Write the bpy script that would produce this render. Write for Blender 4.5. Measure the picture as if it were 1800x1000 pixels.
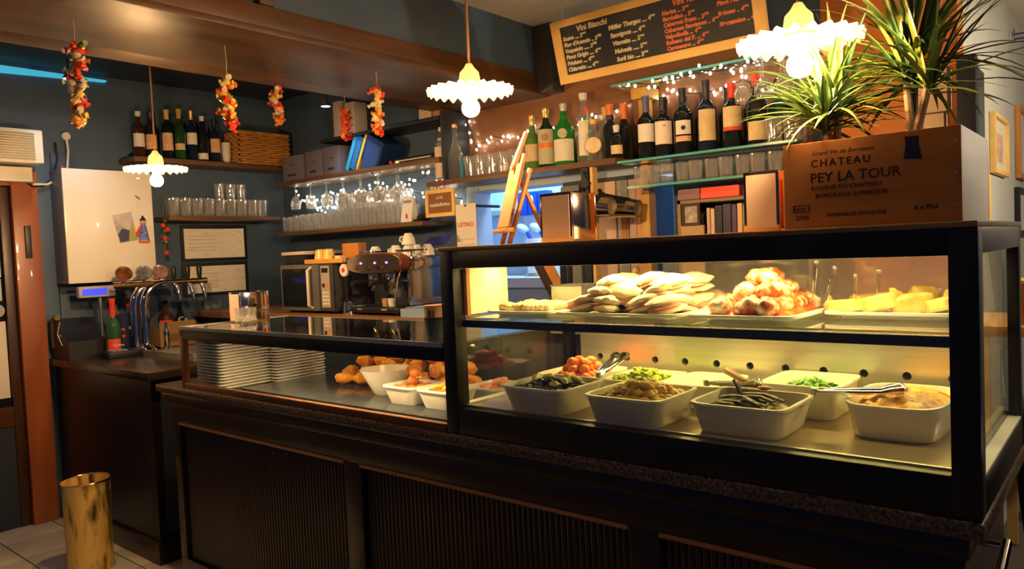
import bpy, bmesh, math, random
from mathutils import Vector, Matrix
random.seed(7)
PI = math.pi
scene = bpy.context.scene
C = scene.collection
for o in list(bpy.data.objects):
    bpy.data.objects.remove(o)

# ------------------------------------------------------------------ camera
def make_camera():
    f, pitch, roll, head = 1323.0, math.radians(2.48), math.radians(2.43), math.radians(39.75)
    fw0 = Vector((-math.sin(head), math.cos(head), 0)); rt0 = Vector((math.cos(head), math.sin(head), 0)); up0 = Vector((0, 0, 1))
    fw = fw0 * math.cos(pitch) - up0 * math.sin(pitch); up1 = up0 * math.cos(pitch) + fw0 * math.sin(pitch)
    rt = rt0 * math.cos(roll) - up1 * math.sin(roll); up = up1 * math.cos(roll) + rt0 * math.sin(roll)
    cd = bpy.data.cameras.new('camera'); co = bpy.data.objects.new('camera', cd); C.objects.link(co)
    m = Matrix((rt, up, -fw)).transposed().to_4x4(); m.translation = Vector((0, 0, 1.42))
    co.matrix_world = m
    cd.sensor_fit = 'HORIZONTAL'; cd.sensor_width = 36.0; cd.lens = 36.0 * f / 1800.0
    cd.clip_start = 0.02; cd.clip_end = 60
    scene.camera = co
make_camera()

# ------------------------------------------------------------------ world, large lights, exposure
scene.view_settings.view_transform = 'Standard'
scene.view_settings.look = 'None'
scene.view_settings.gamma = 1.0
scene.view_settings.use_curve_mapping = False
scene.view_settings.exposure = 0.62
wd = bpy.data.worlds.new('night'); scene.world = wd; wd.use_nodes = True
wd.node_tree.nodes['Background'].inputs[0].default_value = (0.10, 0.22, 0.55, 1)
wd.node_tree.nodes['Background'].inputs[1].default_value = 0.065

def area_light(name, loc, rot, sx, sy, power, col):
    l = bpy.data.lights.new(name, 'AREA'); l.shape = 'RECTANGLE'; l.size = sx; l.size_y = sy; l.energy = power; l.color = col
    o = bpy.data.objects.new(name, l); C.objects.link(o); o.location = loc; o.rotation_euler = rot
    return o
CASE_TUBE_W, CASE_LOW_W, LEFT_TUBE_W, KITCHEN_W = 5.0, 3.2, 6.5, 28.0
BULB = 900.0
ROOM_BULB = 120.0
area_light('display_case_tube_light', (-0.92, 1.79, 1.393), (0, 0, 0), 1.24, 0.03, CASE_TUBE_W, (1.0, 0.78, 0.32))
area_light('display_case_lower_tube_light', (-0.90, 2.075, 1.188), (math.radians(-8), 0, 0), 1.2, 0.02, CASE_LOW_W, (1.0, 0.74, 0.20))
area_light('low_case_tube_light', (-2.2, 1.66, 1.088), (math.radians(-25), 0, 0), 1.0, 0.02, LEFT_TUBE_W, (1.0, 0.66, 0.30))
area_light('kitchen_ceiling_light', (-2.7, 3.66, 2.45), (0, 0, 0), 1.6, 0.25, KITCHEN_W, (0.52, 0.76, 1.0))

# ------------------------------------------------------------------ materials
MATS = {}
def pm(name, col, rough=0.5, metal=0.0, col2=None, scale=12.0, stretch=(1, 1, 1), bump=0.0, emit=None, coat=0.0, contrast=(0.35, 0.65), spec=0.5, sheen=0, trans=0.0, ior=1.45, wave=None, detail=6.0, sss=0.0):
    if name in MATS: return MATS[name]
    m = bpy.data.materials.new(name); m.use_nodes = True; nt = m.node_tree; b = nt.nodes['Principled BSDF']
    b.inputs['Base Color'].default_value = (*col, 1); b.inputs['Roughness'].default_value = rough; b.inputs['Metallic'].default_value = metal
    b.inputs['Specular IOR Level'].default_value = spec; b.inputs['Coat Weight'].default_value = coat
    b.inputs['Transmission Weight'].default_value = trans; b.inputs['IOR'].default_value = ior
    if sss: b.inputs['Subsurface Weight'].default_value = sss; b.inputs['Subsurface Radius'].default_value = (0.02, 0.015, 0.008); b.inputs['Subsurface Scale'].default_value = 0.3
    if emit: b.inputs['Emission Color'].default_value = (*emit[0], 1); b.inputs['Emission Strength'].default_value = emit[1]
    if col2 or bump:
        tc = nt.nodes.new('ShaderNodeTexCoord'); mp = nt.nodes.new('ShaderNodeMapping'); mp.inputs['Scale'].default_value = stretch
        nt.links.new(tc.outputs['Object'], mp.inputs['Vector'])
        nz = nt.nodes.new('ShaderNodeTexNoise'); nz.inputs['Scale'].default_value = scale; nz.inputs['Detail'].default_value = detail
        nt.links.new(mp.outputs[0], nz.inputs['Vector'])
        src = nz.outputs['Fac']
        if wave:
            wv = nt.nodes.new('ShaderNodeTexWave'); wv.inputs['Scale'].default_value = wave[0]; wv.inputs['Distortion'].default_value = wave[1]; wv.bands_direction = wave[2]; wv.inputs['Detail'].default_value = 3
            nt.links.new(mp.outputs[0], wv.inputs['Vector'])
            mx0 = nt.nodes.new('ShaderNodeMath'); mx0.operation = 'MULTIPLY_ADD'; mx0.inputs[1].default_value = 0.6
            nt.links.new(wv.outputs['Fac'], mx0.inputs[0])
            ml = nt.nodes.new('ShaderNodeMath'); ml.operation = 'MULTIPLY'; ml.inputs[1].default_value = 0.45; nt.links.new(nz.outputs['Fac'], ml.inputs[0]); nt.links.new(ml.outputs[0], mx0.inputs[2])
            src = mx0.outputs[0]
        if col2:
            cr = nt.nodes.new('ShaderNodeValToRGB'); cr.color_ramp.elements[0].color = (*col, 1); cr.color_ramp.elements[1].color = (*col2, 1)
            cr.color_ramp.elements[0].position = contrast[0]; cr.color_ramp.elements[1].position = contrast[1]
            nt.links.new(src, cr.inputs[0]); nt.links.new(cr.outputs[0], b.inputs['Base Color'])
        if bump:
            bp = nt.nodes.new('ShaderNodeBump'); bp.inputs['Strength'].default_value = bump; bp.inputs['Distance'].default_value = 0.01
            nt.links.new(src, bp.inputs['Height']); nt.links.new(bp.outputs[0], b.inputs['Normal'])
    MATS[name] = m; return m

def thin_glass(name, tint=(1, 1, 1), gloss=1.0, ior=1.45, rough=0.02, base=0.0, haze=0.0):
    """clear glass as a transparent/glossy mix driven by Fresnel; cheap and clean for panes and tumblers"""
    if name in MATS: return MATS[name]
    m = bpy.data.materials.new(name); m.use_nodes = True; nt = m.node_tree; nt.nodes.remove(nt.nodes['Principled BSDF'])
    out = nt.nodes['Material Output']
    t = nt.nodes.new('ShaderNodeBsdfTransparent'); t.inputs[0].default_value = (*tint, 1)
    g = nt.nodes.new('ShaderNodeBsdfGlossy'); g.inputs['Roughness'].default_value = rough; g.inputs['Color'].default_value = (1, 1, 1, 1)
    lw = nt.nodes.new('ShaderNodeLayerWeight'); lw.inputs[0].default_value = 0.5
    pw = nt.nodes.new('ShaderNodeMath'); pw.operation = 'POWER'; pw.inputs[1].default_value = 4.0; nt.links.new(lw.outputs['Facing'], pw.inputs[0])
    ma = nt.nodes.new('ShaderNodeMath'); ma.operation = 'MULTIPLY_ADD'; ma.inputs[1].default_value = 0.85 * gloss; ma.inputs[2].default_value = 0.04 + base; ma.use_clamp = True
    nt.links.new(pw.outputs[0], ma.inputs[0])
    mx = nt.nodes.new('ShaderNodeMixShader'); nt.links.new(ma.outputs[0], mx.inputs[0]); nt.links.new(t.outputs[0], mx.inputs[1]); nt.links.new(g.outputs[0], mx.inputs[2])
    if haze:
        df = nt.nodes.new('ShaderNodeBsdfTranslucent'); df.inputs[0].default_value = (0.95, 0.93, 0.88, 1); dd = nt.nodes.new('ShaderNodeBsdfDiffuse'); ad = nt.nodes.new('ShaderNodeAddShader')
        dd.inputs[0].default_value = (0.9, 0.88, 0.82, 1); nt.links.new(df.outputs[0], ad.inputs[0]); nt.links.new(dd.outputs[0], ad.inputs[1])
        m2 = nt.nodes.new('ShaderNodeMixShader'); m2.inputs[0].default_value = haze; nt.links.new(mx.outputs[0], m2.inputs[1]); nt.links.new(ad.outputs[0], m2.inputs[2]); mx = m2
    nt.links.new(mx.outputs[0], out.inputs[0])
    MATS[name] = m; return m

def emis(name, col, s): return pm(name, (0.05, 0.05, 0.05), 0.4, emit=(col, s))
def woodm(name, c1, c2, rough=0.35, axis='X', sc=9, coat=0.0, contrast=(0.3, 0.7), bump=0.08):
    st = {'X': (0.12, 1, 1), 'Y': (1, 0.12, 1), 'Z': (1, 1, 0.12)}[axis]
    return pm(name, c1, rough, col2=c2, scale=sc * 2, stretch=st, bump=bump, coat=coat, contrast=contrast)

NAVY = pm('blue_wall_paint', (0.055, 0.092, 0.150), 0.55, col2=(0.068, 0.112, 0.175), scale=3, bump=0.03)
BEAMW = woodm('dark_varnished_beam_wood', (0.045, 0.020, 0.008), (0.16, 0.070, 0.022), 0.42, 'Y', 5)
DARKW = woodm('dark_stained_counter_wood', (0.011, 0.006, 0.004), (0.032, 0.015, 0.008), 0.3, 'X', 8, coat=0.3)
DARKV = woodm('dark_stained_slat_wood', (0.012, 0.007, 0.005), (0.042, 0.020, 0.010), 0.32, 'Z', 8, coat=0.3)
BLACKW = woodm('black_painted_frame', (0.008, 0.007, 0.008), (0.014, 0.011, 0.010), 0.35, 'X', 8)
SHELFW = woodm('brown_shelf_board', (0.09, 0.045, 0.02), (0.19, 0.095, 0.04), 0.45, 'X', 8)
SHELFY = woodm('brown_wall_shelf_board', (0.09, 0.045, 0.02), (0.19, 0.095, 0.04), 0.45, 'Y', 8)
PINE = woodm('yellow_pine', (0.80, 0.50, 0.14), (0.88, 0.60, 0.20), 0.5, 'X', 6)
ORANGEW = woodm('orange_wood', (0.42, 0.15, 0.03), (0.60, 0.26, 0.06), 0.4, 'Z', 7)
REDW = woodm('red_brown_door_wood', (0.26, 0.065, 0.022), (0.42, 0.12, 0.035), 0.35, 'Z', 5, coat=0.2)
STEEL = pm('brushed_steel', (0.62, 0.60, 0.54), 0.32, 0.9, col2=(0.72, 0.70, 0.62), scale=60, stretch=(0.05, 1, 1))
CHROME = pm('polished_chrome', (0.80, 0.80, 0.82), 0.07, 1.0)
BRASS = pm('polished_brass', (0.85, 0.58, 0.22), 0.15, 1.0)
WHITE = pm('white_ceramic', (0.86, 0.84, 0.78), 0.25, coat=0.3)
PLASTICW = pm('white_plastic', (0.78, 0.75, 0.66), 0.4)
CREAM = pm('cream_enamel', (0.80, 0.72, 0.55), 0.35)
PAPER = pm('paper', (0.85, 0.80, 0.70), 0.8, col2=(0.80, 0.74, 0.63), scale=8)
BLACKP = pm('black_plastic', (0.012, 0.012, 0.014), 0.4)
RUBBER = pm('black_cable', (0.01, 0.01, 0.012), 0.6)
PANE = thin_glass('clear_pane', (0.97, 0.98, 0.96), 0.9)
SHELFGLASS = thin_glass('green_edge_glass', (0.93, 0.96, 0.92), 1.0)
TUMBLER = thin_glass('tumbler_glass', (0.965, 0.965, 0.95), 1.2, base=0.08, haze=0.055)  # haze puts refracted lamp light into the glass as pale diffuse colour
INK = pm('dark_print', (0.03, 0.02, 0.02), 0.7)

# ------------------------------------------------------------------ mesh helpers
class MB:
    def __init__(s): s.bm = bmesh.new()
    def _new(s, verts, faces):
        vs = [s.bm.verts.new(v) for v in verts]
        for f in faces:
            try: s.bm.faces.new([vs[i] for i in f])
            except ValueError: pass
        return vs
    def box(s, x0, x1, y0, y1, z0, z1, bev=0.0, xf=None):
        vs = s._new([(x, y, z) for x in (x0, x1) for y in (y0, y1) for z in (z0, z1)], [(0, 1, 3, 2), (4, 6, 7, 5), (0, 4, 5, 1), (2, 3, 7, 6), (0, 2, 6, 4), (1, 5, 7, 3)])
        if xf is not None:
            for v in vs: v.co = xf @ v.co
        if bev:
            es = set(e for v in vs for e in v.link_edges)
            bmesh.ops.bevel(s.bm, geom=list(es), offset=bev, segments=2, affect='EDGES', profile=0.6)
        return s
    def lathe(s, prof, n=20, c=(0, 0, 0), a0=0.0, a1=2 * PI, xf=None, ripple=None):
        full = abs(a1 - a0 - 2 * PI) < 1e-6; cols = n if full else n + 1; rows = []
        allv = []
        for (r, z) in prof:
            if r < 1e-6 and full:
                v = s.bm.verts.new((c[0], c[1], c[2] + z)); rows.append([v] * cols); allv.append(v); continue
            row = []
            for k in range(cols):
                a = a0 + (a1 - a0) * k / n
                rr, zz = (r, z) if ripple is None else ripple(r, z, a)
                row.append(s.bm.verts.new((c[0] + rr * math.cos(a), c[1] + rr * math.sin(a), c[2] + zz)))
            rows.append(row); allv += row
        for i in range(len(rows) - 1):
            for k in range(cols if full else cols - 1):
                k2 = (k + 1) % cols
                q = []
                for v in (rows[i][k], rows[i][k2], rows[i + 1][k2], rows[i + 1][k]):
                    if v not in q: q.append(v)
                if len(q) > 2:
                    try: s.bm.faces.new(q)
                    except ValueError: pass
        if xf is not None:
            for v in allv: v.co = xf @ v.co
        return s
    def tube(s, pts, r, n=8, caps=True, flat=1.0):
        pts = [Vector(p) for p in pts]; rows = []; up = None
        for i, p in enumerate(pts):
            d = (pts[min(i + 1, len(pts) - 1)] - pts[max(i - 1, 0)]).normalized()
            if up is None: up = Vector((0, 0, 1)) if abs(d.z) < 0.9 else Vector((1, 0, 0))
            sd = d.cross(up).normalized(); up = sd.cross(d).normalized()
            rr = r[i] if isinstance(r, (list, tuple)) else r
            rows.append([s.bm.verts.new(p + sd * (rr * math.cos(2 * PI * k / n)) + up * (rr * flat * math.sin(2 * PI * k / n))) for k in range(n)])
        for i in range(len(rows) - 1):
            for k in range(n): s.bm.faces.new([rows[i][k], rows[i][(k + 1) % n], rows[i + 1][(k + 1) % n], rows[i + 1][k]])
        if caps: s.bm.faces.new(rows[0][::-1]); s.bm.faces.new(rows[-1])
        return s
    def cyl(s, p0, p1, r0, r1=None, n=16):
        return s.tube([p0, p1], [r0, r0 if r1 is None else r1], n)
    def blob(s, c, r, sc=(1, 1, 1), sub=2, rough=0.0, rot=None, seed=0, fr=3.0):
        rnd = random.Random(seed); off = Vector((rnd.random() * 50, rnd.random() * 50, rnd.random() * 50))
        from mathutils import noise
        ret = bmesh.ops.create_icosphere(s.bm, subdivisions=sub, radius=1.0)
        for v in ret['verts']:
            d = v.co.copy(); k = 1.0 + rough * noise.noise(d * fr * 0.5 + off) + rough * 0.5 * noise.noise(d * fr * 1.3 + off)
            q = Vector((d.x * r * sc[0] * k, d.y * r * sc[1] * k, d.z * r * sc[2] * k))
            if rot is not None: q = rot @ q
            v.co = q + Vector(c)
        return s
    def prism(s, poly, axis, a, b):
        """extrude a 2-D polygon along an axis: 'Y' poly=(x,z), 'X' poly=(y,z), 'Z' poly=(x,y)"""
        mk = {'Y': lambda p, t: (p[0], t, p[1]), 'X': lambda p, t: (t, p[0], p[1]), 'Z': lambda p, t: (p[0], p[1], t)}[axis]
        n = len(poly); vs = [s.bm.verts.new(mk(p, a)) for p in poly] + [s.bm.verts.new(mk(p, b)) for p in poly]
        s.bm.faces.new(vs[:n][::-1]); s.bm.faces.new(vs[n:])
        for i in range(n): s.bm.faces.new([vs[i], vs[(i + 1) % n], vs[n + (i + 1) % n], vs[n + i]])
        return s
    def grid(s, rows):
        R = [[s.bm.verts.new(p) for p in row] for row in rows]
        for i in range(len(R) - 1):
            for k in range(len(R[0]) - 1): s.bm.faces.new([R[i][k], R[i][k + 1], R[i + 1][k + 1], R[i + 1][k]])
        return s
    def mesh(s, name, smooth=True, angle=38):
        bmesh.ops.recalc_face_normals(s.bm, faces=s.bm.faces)
        me = bpy.data.meshes.new(name); s.bm.to_mesh(me); s.bm.free()
        if smooth:
            me.polygons.foreach_set('use_smooth', [True] * len(me.polygons)); me.set_sharp_from_angle(angle=math.radians(angle))
        return me
    def build(s, name, mat, parent=None, loc=None, rot=None, smooth=True, angle=38):
        me = s.mesh(name, smooth, angle); me.materials.append(mat); return link(name, me, parent, loc, rot)

def link(name, me, parent=None, loc=None, rot=None):
    o = bpy.data.objects.new(name, me); C.objects.link(o)
    if parent is not None: o.parent = parent; CHILD.setdefault(parent.name, []).append(o)
    if loc is not None: o.location = loc
    if rot is not None: o.rotation_euler = rot
    return o
def tag(o, label, cat, group=None):
    o['label'] = label; o['category'] = cat
    if group: o['group'] = group
    return o
def struct(o): o['kind'] = 'structure'; return o
def thing(name, label, cat, loc=(0, 0, 0), rotz=0.0, group=None, rot=None):
    o = bpy.data.objects.new(name, None); C.objects.link(o); o.empty_display_size = 0.05
    o.location = loc; o.rotation_euler = rot if rot else (0, 0, rotz)
    return tag(o, label, cat, group)
def dup(root, loc, rotz=None, label=None, group=None, rot=None, scale=None, mats=None):
    def cp(o, parent):
        c = o.copy(); C.objects.link(c); c.parent = parent
        if parent is not None: CHILD.setdefault(parent.name, []).append(c)
        for ch in KIDS(o): cp(ch, c)
        return c
    r = cp(root, None); r.location = loc
    if rotz is not None: r.rotation_euler = (0, 0, rotz)
    if rot is not None: r.rotation_euler = rot
    if scale is not None: r.scale = scale
    if label: r['label'] = label
    if group: r['group'] = group
    return r
CHILD = {}
def KIDS(o): return list(CHILD.get(o.name, []))
def text_mesh(body, size, weight=0.0, extrude=0.0004, align='LEFT', shear=0.0, space=1.0):
    cu = bpy.data.curves.new('lettering', 'FONT'); cu.body = body; cu.size = size; cu.extrude = extrude; cu.offset = weight; cu.align_x = align; cu.shear = shear; cu.space_character = space; cu.resolution_u = 2
    o = bpy.data.objects.new('lettering', cu); C.objects.link(o)
    me = bpy.data.meshes.new_from_object(o.evaluated_get(bpy.context.evaluated_depsgraph_get()))
    bpy.data.objects.remove(o); bpy.data.curves.remove(cu); return me
def text(body, size, mat, parent, loc, rot=(PI / 2, 0, 0), name='lettering', **kw):
    me = text_mesh(body, size, **kw); me.materials.clear(); me.materials.append(mat)
    return link(name, me, parent, loc, rot)
def B(x0, x1, y0, y1, z0, z1, name, mat, parent=None, bev=0.0, smooth=True):
    """box part given in world coordinates, or in the parent's own space"""
    return MB().box(x0, x1, y0, y1, z0, z1, bev).build(name, mat, parent, smooth=smooth)
# ------------------------------------------------------------------ the room shell
XL, YB, ZC = -4.8, 3.2, 2.56
def room():
    fl = struct(B(-5.2, 2.2, -1.2, 7.2, -0.06, -0.006, 'floor', pm('dark_grout', (0.10, 0.085, 0.07), 0.8)))
    tm = MB().box(0, 0.294, 0, 0.294, -0.006, 0, 0.0015).mesh('floor_tile'); tm.materials.append(pm('beige_floor_tile', (0.46, 0.41, 0.34), 0.35, col2=(0.54, 0.49, 0.42), scale=7))
    for i in range(8):
        for j in range(8):
            link('floor_tile', tm, fl, (-5.15 + i * 0.3, 0.35 + j * 0.3, 0))
    # ceiling: cream over the bar, dark blue over the passage left of the beam
    struct(B(-2.40, 2.2, -1.2, 7.2, ZC, ZC + 0.08, 'ceiling', pm('cream_ceiling', (0.80, 0.73, 0.60), 0.7, col2=(0.84, 0.77, 0.64), scale=3)))
    struct(B(-4.9, -2.95, -1.2, 3.3, ZC + 0.02, ZC + 0.1, 'ceiling', pm('dark_blue_ceiling', (0.03, 0.05, 0.085), 0.6)))
    # left wall with its boarded strip beside the door
    m = MB(); m.box(XL - 0.12, XL, 1.58, YB + 0.1, 0, ZC + 0.1); m.box(XL - 0.12, XL, 0.2, 1.58, 1.985, ZC + 0.1); m.box(XL - 0.12, XL, -1.2, 0.55, 0, ZC + 0.1)
    wl = struct(m.build('wall_left', NAVY, smooth=False))
    for k, (y0, y1) in enumerate(((1.585, 1.668), (1.672, 1.80))):
        B(XL, XL + 0.012, y0, y1, 0, 2.1, 'wall_board', NAVY, wl, 0.003)
    # back wall with the kitchen opening
    m = MB(); m.box(-4.9, -2.92, YB, YB + 0.12, 0, 2.7); m.box(-2.92, -1.66, YB, YB + 0.12, 1.775, 2.7); m.box(-1.66, -0.98, YB, YB + 0.12, 0, 2.7)
    struct(m.build('wall_back', NAVY, smooth=False))
    struct(B(-0.98, -0.5, YB, YB + 0.12, 0, 2.7, 'wall_end', pm('orange_plaster', (0.62, 0.17, 0.03), 0.6, col2=(0.72, 0.24, 0.05), scale=5), smooth=False))
    struct(B(-0.62, -0.5, YB + 0.12, 7.0, 0, 2.7, 'wall_right', pm('grey_plaster', (0.52, 0.54, 0.48), 0.7, col2=(0.58, 0.59, 0.53), scale=2), smooth=False))
    struct(B(-0.7, 2.2, 7.0, 7.1, 0, 2.7, 'wall_far', pm('grey_plaster'  , (0, 0, 0)), smooth=False))
    # wood panel behind the bottle shelves and its yellow posts
    bp = struct(B(-2.92, -1.02, YB - 0.022, YB, 1.86, 2.26, 'wall_panel', woodm('reddish_back_panel', (0.20, 0.085, 0.04), (0.30, 0.14, 0.07), 0.3, 'X', 6)))
    # kitchen behind the opening
    kb = pm('pale_blue_kitchen_paint', (0.42, 0.62, 0.82), 0.5, col2=(0.47, 0.66, 0.85), scale=2)
    m = MB(); m.box(-4.0, -1.2, 4.0, 4.1, 0, 2.6); m.box(-4.1, -4.0, 3.32, 4.1, 0, 2.6); m.box(-1.3, -1.2, 3.32, 4.0, 0, 2.6)
    struct(m.build('wall_kitchen', kb, smooth=False))
    struct(B(-4.1, -1.2, 3.32, 4.1, 2.5, 2.6, 'ceiling', pm('white_paint', (0.75, 0.77, 0.78), 0.7), smooth=False))
    # opening frame
    m = MB(); m.box(-2.955, -2.90, YB - 0.02, YB + 0.13, 0, 1.80); m.box(-2.90, -1.66, YB - 0.02, YB + 0.13, 1.765, 1.80)
    struct(m.build('trim_1', pm('pale_blue_trim', (0.36, 0.48, 0.62), 0.5)))
    # beam: boxed-in, boards underneath, wood band and painted fascia on the bar side
    bm_ = struct(B(-3.01, -2.36, -1.2, YB - 0.002, 2.235, ZC + 0.06, 'ceiling_beam', NAVY, smooth=False))
    B(-2.862, -2.33, -1.2, YB - 0.004, 2.215, 2.24, 'soffit_board', BEAMW, bm_, 0.004)
    B(-3.03, -2.870, -1.2, YB - 0.004, 2.222, 2.24, 'soffit_board', BEAMW, bm_, 0.004)
    B(-2.362, -2.335, -1.2, YB - 0.004, 2.24, 2.315, 'fascia_board', BEAMW, bm_, 0.004)
    B(-3.03, -3.008, -1.2, YB - 0.004, 2.24, 2.32, 'fascia_board', BEAMW, bm_, 0.004)
    B(-2.36, -2.325, 1.50, 1.56, 2.315, 2.555, 'fascia_post', BEAMW, bm_, 0.003)
    struct(B(-2.40, -2.24, 3.08, YB - 0.005, 2.22, 2.555, 'trim_2', woodm('dark_blue_stained_post', (0.02, 0.025, 0.035), (0.05, 0.04, 0.035), 0.4, 'Z', 6), bev=0.004))
    # pale strip lit high up on the left wall
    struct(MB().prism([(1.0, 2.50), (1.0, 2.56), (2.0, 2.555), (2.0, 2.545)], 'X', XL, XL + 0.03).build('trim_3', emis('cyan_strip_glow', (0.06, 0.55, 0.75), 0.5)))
room()

def door():
    d = struct(thing('door_1', 'red brown wooden door with posters on its glass', 'door', (XL, 0, 0))); del d['category']
    B(-0.06, 0.035, 1.455, 1.585, 0, 1.985, 'door_jamb', REDW, d, 0.006)
    B(-0.06, 0.035, 0.55, 1.455, 1.90, 1.985, 'door_head', REDW, d, 0.006)
    B(-0.05, 0.0, 1.405, 1.452, 0.0, 1.895, 'door_stile', woodm('dark_door_stile', (0.03, 0.012, 0.006), (0.07, 0.025, 0.01), 0.35, 'Z'), d, 0.004)
    B(-0.05, 0.0, 0.6, 1.405, 0.57, 0.68, 'door_rail', woodm('dark_door_rail', (0.05, 0.018, 0.008), (0.10, 0.035, 0.012), 0.35, 'Y'), d, 0.004)
    B(-0.045, -0.01, 0.6, 1.405, 0.0, 0.57, 'door_panel', pm('dark_blue_door_panel', (0.02, 0.028, 0.045), 0.5), d)
    B(-0.035, -0.025, 0.6, 1.405, 0.68, 1.895, 'door_pane', pm('black_night_glass', (0.01, 0.012, 0.015), 0.08), d)
    m = MB(); m.box(0.035, 0.05, 1.505, 1.535, 1.50, 1.68, 0.004); m.build('door_handle', BLACKP, d)
    for (y0, y1, z0, z1, col, nm) in ((1.0, 1.40, 0.73, 1.155, (0.80, 0.70, 0.58), 'poster'), (1.15, 1.395, 1.53, 1.66, (0.75, 0.75, 0.72), 'notice'), (1.15, 1.395, 1.40, 1.52, (0.72, 0.66, 0.56), 'notice'), (1.15, 1.392, 1.27, 1.39, (0.62, 0.60, 0.55), 'notice'), (1.1, 1.39, 1.69, 1.86, (0.85, 0.32, 0.06), 'notice')):
        B(-0.025, -0.020, y0, y1, z0, z1, nm, pm('poster_%d%d%d' % tuple(int(c * 99) for c in col), col, 0.6), d)
    MB().cyl((-0.025, 1.365, 1.215), (-0.018, 1.365, 1.215), 0.036, n=24).build('sticker', pm('grey_sticker', (0.40, 0.38, 0.42), 0.5), d)
    for z, s in ((1.585, 'SI G'), (1.455, 'MAL'), (1.425, 'GUSTE')):
        text(s, 0.03, pm('brown_print', (0.16, 0.06, 0.04), 0.7), d, (-0.0185, 1.33, z), (PI / 2, 0, PI / 2))
door()

# ------------------------------------------------------------------ main bar counter
def main_counter():
    t = thing('bar_counter', 'long dark wooden bar counter with fluted slat panels under granite top', 'counter', (0, 0, 0))
    B(-3.36, -0.26, 1.64, 2.2, 0.0, 0.80, 'carcass', DARKW, t)
    B(-3.46, -0.245, 1.602, 2.22, 0.80, 0.8458, 'cornice', DARKW, t, 0.006)
    B(-3.40, -0.255, 1.612, 1.64, 0.715, 0.80, 'top_rail', DARKW, t, 0.003)
    B(-3.38, -0.255, 1.612, 1.64, 0.0, 0.09, 'plinth', DARKW, t, 0.003)
    edges = [(-3.38, -3.325), (-2.135, -2.05), (-0.99, -0.905), (-0.31, -0.255)]
    for a, b in edges: B(a, b, 1.612, 1.64, 0.09, 0.715, 'stile', DARKV, t, 0.003)
    sm = MB().prism([(0.0095 * math.cos(a), -0.0075 * math.sin(a)) for a in [PI * k / 6 for k in range(7)]], 'Z', 0.09, 0.706).mesh('slat', angle=30); sm.materials.append(DARKV)
    for (a, b) in zip([e[1] for e in edges[:-1]], [e[0] for e in edges[1:]]):
        n = int((b - a) / 0.0195); st = (b - a) / n
        for k in range(n): link('slat', sm, t, (a + (k + 0.5) * st, 1.640, 0))
        MB().tube([(a + 0.002, 1.611, 0.712), (b - 0.002, 1.611, 0.712)], 0.0065, 8).build('bead_moulding', woodm('lit_moulding', (0.40, 0.16, 0.05), (0.58, 0.26, 0.09), 0.22, 'X'), t)  # orange tone paints in lamp light along the dark bead
    g = MB().box(-3.49, -0.217, 1.591, 2.26, 0.846, 0.880, 0.006).build('granite_worktop', pm('brown_granite', (0.035, 0.024, 0.02), 0.18, col2=(0.22, 0.155, 0.10), scale=120, contrast=(0.36, 0.68), detail=8))
    tag(g, 'speckled brown granite slab on top of the long bar counter', 'worktop')
    h = thing('towel_bar', 'short chrome bar fixed to the right end of the counter', 'towel bar', (-0.238, 1.665, 0.775))
    MB().tube([(0.035, -0.06, -0.02), (0.035, 0.10, 0.02)], 0.009, 12).build('bar', CHROME, h)
    for y, z in ((-0.045, -0.016), (0.085, 0.016)): MB().cyl((-0.012, y, z), (0.035, y, z), 0.006).build('bracket', CHROME, h)
main_counter()

def tap_counter():
    t = thing('tap_counter', 'black wooden side counter carrying the beer taps', 'counter', (0, 0, 0))
    B(-4.78, -3.60, 1.62, 2.40, 0.10, 0.885, 'carcass', BLACKW, t)
    B(-4.785, -3.575, 1.60, 2.41, 0.0, 0.10, 'plinth', DARKW, t, 0.004)
    B(-4.785, -3.565, 1.59, 2.42, 0.885, 0.925, 'top', woodm('dark_counter_top', (0.02, 0.012, 0.008), (0.05, 0.03, 0.016), 0.25, 'Y'), t, 0.005)
    B(-3.60, -3.592, 1.66, 2.38, 0.14, 0.85, 'side_panel', pm('dark_blue_panel', (0.03, 0.035, 0.05), 0.5), t)
tap_counter()

def back_counter():
    t = thing('back_counter', 'wooden back counter under the microwave and coffee machine', 'counter', (0, 0, 0))
    B(-4.74, -2.48, 2.50, YB - 0.03, 0.0, 1.085, 'carcass', pm('dark_blue_carcass', (0.02, 0.03, 0.045), 0.5), t)
    B(-4.76, -2.45, 2.44, YB - 0.025, 1.085, 1.125, 'top', woodm('brown_worktop', (0.16, 0.07, 0.025), (0.28, 0.13, 0.05), 0.4, 'X'), t, 0.004)
back_counter()

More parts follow.
